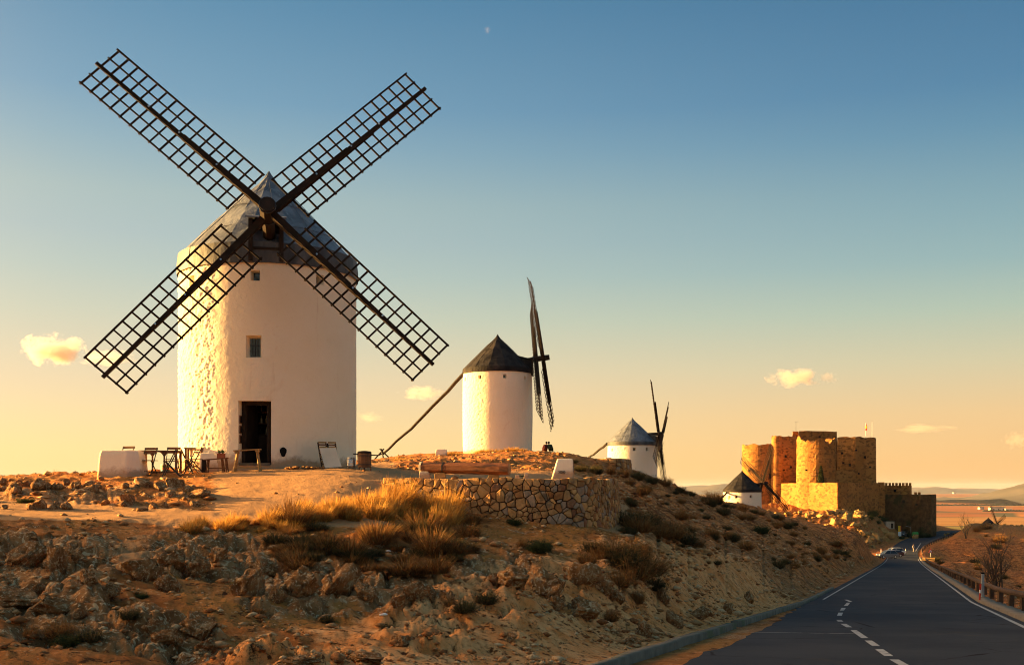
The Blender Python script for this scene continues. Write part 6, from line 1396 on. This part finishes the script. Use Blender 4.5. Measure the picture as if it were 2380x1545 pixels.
# ------------------------------------------------------------------ trees
def bare_tree(px, D, h, seed, label, stems=6, name='bare_tree'):
    t = thing(name, label, 'tree', at(px, D)); rng = random.Random(seed)
    m = MB(); tw = MB()
    def grow(p, d, L_, r, lev, mb):
        pts = [p]; q = Vector(p); dd = Vector(d)
        for i in range(3): dd = (dd + Vector((rng.uniform(-.12, .12), rng.uniform(-.12, .12), rng.uniform(-.02, .10)))).normalized(); q = q + dd * L_ / 3; pts.append(q.copy())
        mb.tube(pts, [r, r * .85, r * .7, r * .5], 5 if lev < 2 else 3, cap=lev < 2)
        if lev < 3:
            for k in range(3 if lev else 4):
                i = rng.choice((1, 2, 3)); nd = (dd + Vector((rng.uniform(-.8, .8), rng.uniform(-.8, .8), rng.uniform(0, .5)))).normalized(); grow(pts[i], nd, L_ * rng.uniform(.45, .7), r * .5, lev + 1, tw)
    for k in range(stems): grow(Vector((rng.uniform(-.3, .3), rng.uniform(-.2, .2), -.1)), Vector((rng.uniform(-.3, .3), rng.uniform(-.3, .3), 1)).normalized(), h * rng.uniform(.4, .6), h * .014, 0, m)
    M_BARK = basic('grey_bark', (0.05, 0.035, 0.025), (0.11, 0.08, 0.06), 6, .9, .3)
    new('trunk', m, M_BARK, t); new('crown', tw, M_BARK, t); return t
bare_tree(2322, 58, 3.3, 3, 'leafless many stemmed tree behind the guard rail on the right', 7)
bare_tree(2300, 62, 2.6, 4, 'thin leafless sapling close to the many stemmed tree', 4)
bare_tree(2246, 300, 7.0, 5, 'dark leafless tree on the far right hand bank', 6)
cy = thing('cypress', 'slim dark cypress standing against the round tower of the castle', 'tree', P(1908, 1123, 331))
V, f = twigs(420, .5, 1.0, 99, 2600, .06, .01); Vv = V.copy(); hh = V[:, 2].copy(); rng = np.random.default_rng(3); nl = 2600
c = rng.random(nl); rr_ = 1.05 * (1 - c) ** .7 * np.sqrt(rng.random(nl)) + .05; aa = rng.uniform(0, 6.28, nl); cen = np.stack([rr_ * np.cos(aa), rr_ * np.sin(aa), c * 5.2 + .2], -1); u = rng.normal(size=(nl, 3)) * .12; v = rng.normal(size=(nl, 3)) * .09
new('crown', npmesh('crown', np.stack([cen - u, cen + v, cen + u, cen - v], 1).reshape(-1, 3), (np.arange(nl) * 4)[:, None] + np.array([[0, 1, 2, 3]])), M_GREEN, cy); new('trunk', MB().tube([(0, 0, -.5), (0, 0, 4.5)], [.14, .03], 6), M_WOOD_DK, cy)

# ------------------------------------------------------------------ guard rail, signs and road furniture
M_RAIL = basic('weathered_timber', (0.055, 0.032, 0.02), (0.12, 0.072, 0.045), 3, .85, .5, .01, stretch=(1, 1, 1), fine=6)
def guard_rail(y0, y1, s0, step, label, hgt=.56, endmat=None):
    def gp(y): return Vector((float(rc(y)) + s0(y) / .94, y, float(rz(y)) - .05))
    ys = np.arange(y0, y1, step); o = thing('guard_rail', label, 'guard rail', gp(ys[0]), 0, 'timber guard rails'); b = Vector(o.location)
    for i, y in enumerate(ys):
        p = gp(y) - b; new('post', MB().bar(p - Vector((0, 0, .3)), p + Vector((random.uniform(-.03, .03), 0, hgt - .06)), .19, .15, up=(0, 1, 0)), M_RAIL, o)
        if i < len(ys) - 1:
            q = gp(ys[i + 1]) - b; d = Vector((-.10, 0, hgt)); new('rail', MB().tube([p + d, q + d - (q - p).normalized() * .02], .105, 8), M_RAIL, o)
    return o
guard_rail(18, 216, lambda y: 4.15, 4.35, 'timber guard rail on dark posts along the near bend of the road')
guard_rail(226, 384, lambda y: float(rh(y)) + .9, 6, 'timber guard rail along the far stretch of road below the castle', .75)
M_SIGNRED = basic('sign_red', (0.45, 0.03, 0.015), (0.55, 0.05, 0.02), 5, .5, 0)
q = road_pt(2146, 1297); sg = thing('warning_sign', 'triangular red bordered warning sign at the start of the far guard rail', 'road sign', (q[0] + 1.5, q[1], float(rz(q[1]))))
new('post', MB().tube([(0, 0, -.2), (0, 0, 1.5)], .04, 8), M_GREYMETAL, sg)
def tri(r, y0, y1): return MB().add([(r * cos(a), y, 1.45 + r * sin(a)) for y in (y0, y1) for a in (pi / 2, pi / 2 + 2.0944, pi / 2 + 4.1888)], [(0, 1, 2), (5, 4, 3), (0, 3, 4, 1), (1, 4, 5, 2), (2, 5, 3, 0)])
new('plate', tri(.58, -.02, .02), M_SIGNRED, sg); new('face', tri(.34, -.032, -.022), M_WHITEPAINT, sg); new('symbol', MB().box((0, -.04, 1.40), (.12, .01, .24)), M_BLACK, sg)
q = road_pt(2148, 1304); o = thing('barrier', 'low sunlit timber barrier at the road edge beneath the warning sign', 'barrier', (q[0] + .8, q[1], float(rz(q[1]))), radians(-25))
for k in range(2): new('board', MB().box((0, 0, .25 + .3 * k), (2.2, .1, .24)), M_WOOD_YL, o)
for x_ in (-1, 0, 1): new('post', MB().box((x_, .1, .25), (.12, .1, .7)), M_RAIL, o)
M_GREENP = basic('green_plastic', (0.03, 0.22, 0.04), (0.05, 0.30, 0.06), 5, .5, 0)
q = road_pt(2127, 1251); o = thing('container', 'box shaped container with a bright green rounded lid beside the far road', 'container', (q[0], q[1], float(rz(q[1]))))
new('body', MB().box((0, 0, .75), (1.5, 1.1, 1.3), taper=1.06), M_STONES[3], o); new('lid', MB().tube([(-.8, 0, 1.38), (.8, 0, 1.38)], .6, 16), M_GREENP, o)
for x_ in (-.5, .5): new('foot', MB().box((x_, 0, .06), (.2, .8, .14)), M_IRON, o)
q = at(2091, 330); o = thing('information_panel', 'tall information panel with yellow and red upper part by the castle road', 'sign', q)
new('lower_panel', MB().box((0, 0, .7), (.95, .12, 1.4)), M_WHITEPAINT, o); new('upper_panel', MB().box((0, 0, 2.3), (.95, .12, 1.78)), M_FLAGY, o); new('side_band', MB().box((.36, -.01, 2.3), (.24, .12, 1.76)), M_RED, o)
q = at(2117, 336); o = thing('lamp_post', 'slim lamp post beside the castle bushes', 'lamp post', q); new('mast', MB().tube([(0, 0, -.2), (0, 0, 3.1)], [.07, .05], 8), M_GREYMETAL, o); new('arm', MB().tube([(0, 0, 3.1), (-1.2, 0, 3.4)], .04, 6), M_GREYMETAL, o); new('lantern', MB().box((-1.35, 0, 3.38), (.5, .2, .1)), M_GREYMETAL, o)
q = at(2066, 330); o = thing('hut', 'small low pale hut among the bushes below the castle', 'building', q)
new('wall', MB().box((0, 0, .9), (2.6, 2.2, 2.2)), basic('hut_wall', (0.40, 0.33, 0.24), (0.5, 0.42, 0.32), 2, .9, .2), o); new('roof', MB().box((0, 0, 2.06), (2.9, 2.5, .14)), M_CONC, o); new('door', MB().box((.6, -1.11, .75), (.7, .04, 1.5)), M_WOOD_DK, o)
car('dark car half hidden behind the information panel', tuple(at(2098, 333, .02)), radians(60), paint('black_car_paint', (0.03, 0.03, 0.035)), 4.2)
q = at(2284, 47); o = thing('marker_post', 'slim grey marker post behind the guard rail', 'post', q); new('post', MB().box((0, 0, .5), (.12, .05, 1.3)), M_GREYMETAL, o); new('cap', MB().box((0, 0, 1.17), (.125, .055, .06)), M_BLACK, o)
q = at(2276, 44); o = thing('marker_post', 'thin red and white marker post leaning behind the guard rail', 'post', q); new('post', MB().bar((0, 0, -.1), (.06, 0, .8), .05, .05), M_SIGNRED, o); new('band', MB().bar((.032, 0, .42), (.042, 0, .55), .055, .055), M_WHITEPAINT, o)
for px, py, lb in ((2048, 1284, 'thin pale bollard on the sunlit verge above the parked cars'), (2105, 1284, 'thin pale bollard on the verge where the far road begins')):
    q = ground_px(px, py, 200); o = thing('bollard', lb, 'bollard', q); new('post', MB().tube([(0, 0, -.2), (0, 0, .95)], [.09, .08], 8), M_WHITEPAINT, o); new('collar', MB().tube([(0, 0, .75), (0, 0, .85)], .095, 8), M_SIGNRED, o)
# crumpled litter on the slope
for px, py, s_, lb in ((890, 1438, .06, 'crumpled white plastic bag lying on the shaded slope'), (902, 1282, .05, 'scrap of white paper on the grass above the big boulders'), (2068 - 640, 1222, .06, 'scrap of white litter right of the curved stone wall')):
    g = ground_px(px, py); me = rock_mesh(int(px), 2, 8, 1.3, .8, .35, .3, 0, M_WHITEPAINT); o = bpy.data.objects.new('litter', me); COL.objects.link(o); o.location = g + Vector((0, 0, s_ * .2)); o.scale = (s_,) * 3; tag(o, lb, 'litter')
# rubble heap by the mill door
g = at(704, 34.1); rb = thing('rubble_heap', 'low heap of plaster rubble at the foot of the tower right of the door', 'rubble', g)
for k in range(16): o = bpy.data.objects.new('fragment', random.choice(ROCKS_S)); COL.objects.link(o); o.parent = rb; a_ = random.uniform(-.6, .6); s_ = random.uniform(.06, .2); o.location = (a_, random.uniform(-.1, .35), .02 + .08 * (1 - abs(a_))); o.scale = (s_ * 1.3, s_, s_ * .6); o.rotation_euler = (0, 0, random.uniform(0, 6))

# ------------------------------------------------------------------ on the plain: farm buildings and a hedge line
M_FARM = basic('farm_wall', (0.55, 0.47, 0.36), (0.66, 0.57, 0.45), .1, .9, 0); M_TILE = basic('farm_roof', (0.30, 0.15, 0.08), (0.40, 0.22, 0.12), .1, .9, 0)
def farm(px, py, w, d, h, rz_, label):
    D = -PZ * F / (py - 1130); o = thing('farm_building', label, 'building', ((px - 1190) * D / F, D, PZ), rz_, 'farm buildings on the plain')
    new('wall', MB().box((0, 0, h / 2), (w, d, h)), M_FARM, o); new('roof', MB().add([(-w / 2 - 1, -d / 2 - 1, h), (w / 2 + 1, -d / 2 - 1, h), (w / 2 + 1, d / 2 + 1, h), (-w / 2 - 1, d / 2 + 1, h), (-w / 2 - 1, 0, h + d * .3), (w / 2 + 1, 0, h + d * .3)], [(0, 1, 5, 4), (2, 3, 4, 5), (0, 4, 3), (1, 2, 5), (3, 2, 1, 0)]), M_TILE, o)
    for k in range(3): new('door', MB().box((-w * .3 + w * .3 * k, -d / 2 - .05, h * .35), (w * .08, .3, h * .7)), M_BLACK, o)
farm(2318, 1185, 70, 20, 9, .1, 'long pale farm shed on the plain beyond the right hand crest')
farm(2280, 1183, 22, 14, 8, .3, 'small farm house on the plain left of the long shed')
farm(2344, 1186, 26, 14, 8, -.2, 'low farm building on the plain right of the long shed')
farm(2218, 1147, 40, 30, 18, .2, 'far white farm building alone on the plain below the hills')
rng = np.random.default_rng(8)
def hedge(py0, px0, px1, n, hgt, label):
    D = -PZ * F / (py0 - 1130); V = []; Fq = []
    for k in range(n):
        px = px0 + (px1 - px0) * k / n + rng.uniform(-1, 1); x = (px - 1190) * D / F; r_ = hgt * rng.uniform(.6, 1.2); b_ = len(V)
        for i in range(4):
            ph = pi / 2 * i / 3.2
            for j in range(7): a_ = 2 * pi * j / 7; V.append((x + 2.4 * r_ * cos(ph) * cos(a_), D + rng.uniform(-8, 8) + r_ * cos(ph) * sin(a_), PZ + r_ * 1.3 * sin(ph) * rng.uniform(.85, 1.15)))
        for i in range(3):
            for j in range(7): Fq.append((b_ + i * 7 + j, b_ + i * 7 + (j + 1) % 7, b_ + (i + 1) * 7 + (j + 1) % 7, b_ + (i + 1) * 7 + j))
    o = kind(new('hedgerow', npmesh('hedgerow', np.array(V), np.array(Fq)), M_GREEN), 'stuff'); o['label'] = label
hedge(1174.5, 2060, 2700, 240, 5.5, 'dark line of trees across the plain'); hedge(1188, 2290, 2420, 60, 4, 'row of bushes below the farm sheds'); hedge(1162, 2240, 2700, 90, 5, 'far line of trees across the plain')

# ------------------------------------------------------------------ clouds: small bodies of vapour lit by the low sun
def cloud(px, py, w, h, D, dens, seed, label, stretch=1.0):
    m = bpy.data.materials.new('cloud_vapour'); m.use_nodes = True; t = m.node_tree; t.nodes.clear()
    tcn = N(t, 'ShaderNodeTexCoord'); ln = N(t, 'ShaderNodeVectorMath', operation='LENGTH'); t.links.new(tcn.outputs['Object'], ln.inputs[0])
    mp = N(t, 'ShaderNodeMapping'); mp.inputs['Location'].default_value = (seed * 3.1, seed, 0); mp.inputs['Scale'].default_value = (1.5 * stretch, 1.2, .9); t.links.new(tcn.outputs['Object'], mp.inputs[0])
    nz_ = noise_tex(t, mp.outputs[0], 1.5, 5, .58)
    d = math_node(t, 'SUBTRACT', math_node(t, 'MULTIPLY', nz_, 2.1), math_node(t, 'ADD', math_node(t, 'MULTIPLY', ln.outputs['Value'], .85), .42))
    d = math_node(t, 'MULTIPLY', math_node(t, 'MINIMUM', math_node(t, 'MAXIMUM', d, 0.0), .35), dens)
    pvn = N(t, 'ShaderNodeVolumePrincipled'); pvn.inputs['Color'].default_value = (.96, .87, .80, 1); pvn.inputs['Anisotropy'].default_value = .35; t.links.new(d, pvn.inputs['Density'])
    mo = N(t, 'ShaderNodeOutputMaterial'); t.links.new(pvn.outputs[0], mo.inputs['Volume'])
    s = D / F; o = new('cloud', ellipsoid((0, 0, 0), (1, 1, 1), 16), m, None, P(px, py, D)); o.scale = (w / 2 * s * 1.35, w / 2 * s * .8, h / 2 * s * 1.6); o['kind'] = 'structure'; o['label'] = label
    m.volume_intersection_method = 'ACCURATE' if hasattr(m, 'volume_intersection_method') else None if False else 'ACCURATE'
    return o
for a in [(122, 812, 128, 54, 9000, .045, 1, 'bright cumulus over the left plain', 1), (250, 832, 110, 30, 9500, .015, 2, 'thin cloud trailing from the cumulus', .8), (978, 914, 90, 26, 12000, .010, 3, 'small cloud by the long tail pole', 1), (1848, 876, 110, 34, 11000, .022, 6, 'lit cloud above the castle', 1), (1925, 878, 40, 20, 11000, .012, 7, 'scrap of cloud above the castle', 1), (2150, 996, 120, 16, 14000, .005, 9, 'flat cloud right of the castle', .6), (2366, 1022, 60, 30, 14000, .007, 10, 'cloud at the right edge of the plain', 1), (858, 970, 60, 20, 13000, .005, 12, 'faint cloud beside the big mill', .8), (1133, 70, 12, 14, 12000, .006, 13, 'tiny scrap of cloud high in the sky', 1)]:
    cloud(*a[:7], a[7], a[8])
a_, b_ = P(1712, 691, 9000), P(1785, 695, 9000)
mt = bpy.data.materials.new('contrail'); mt.use_nodes = True; t = mt.node_tree; t.nodes.clear(); pvn = N(t, 'ShaderNodeVolumePrincipled'); pvn.inputs['Color'].default_value = (1, 1, 1, 1); pvn.inputs['Density'].default_value = .05; mo = N(t, 'ShaderNodeOutputMaterial'); t.links.new(pvn.outputs[0], mo.inputs['Volume'])
o = new('contrail', MB().tube([a_, a_.lerp(b_, .5), b_], [1.2, 3, 4.5], 8), mt); o['kind'] = 'structure'; o['label'] = 'short thin contrail'
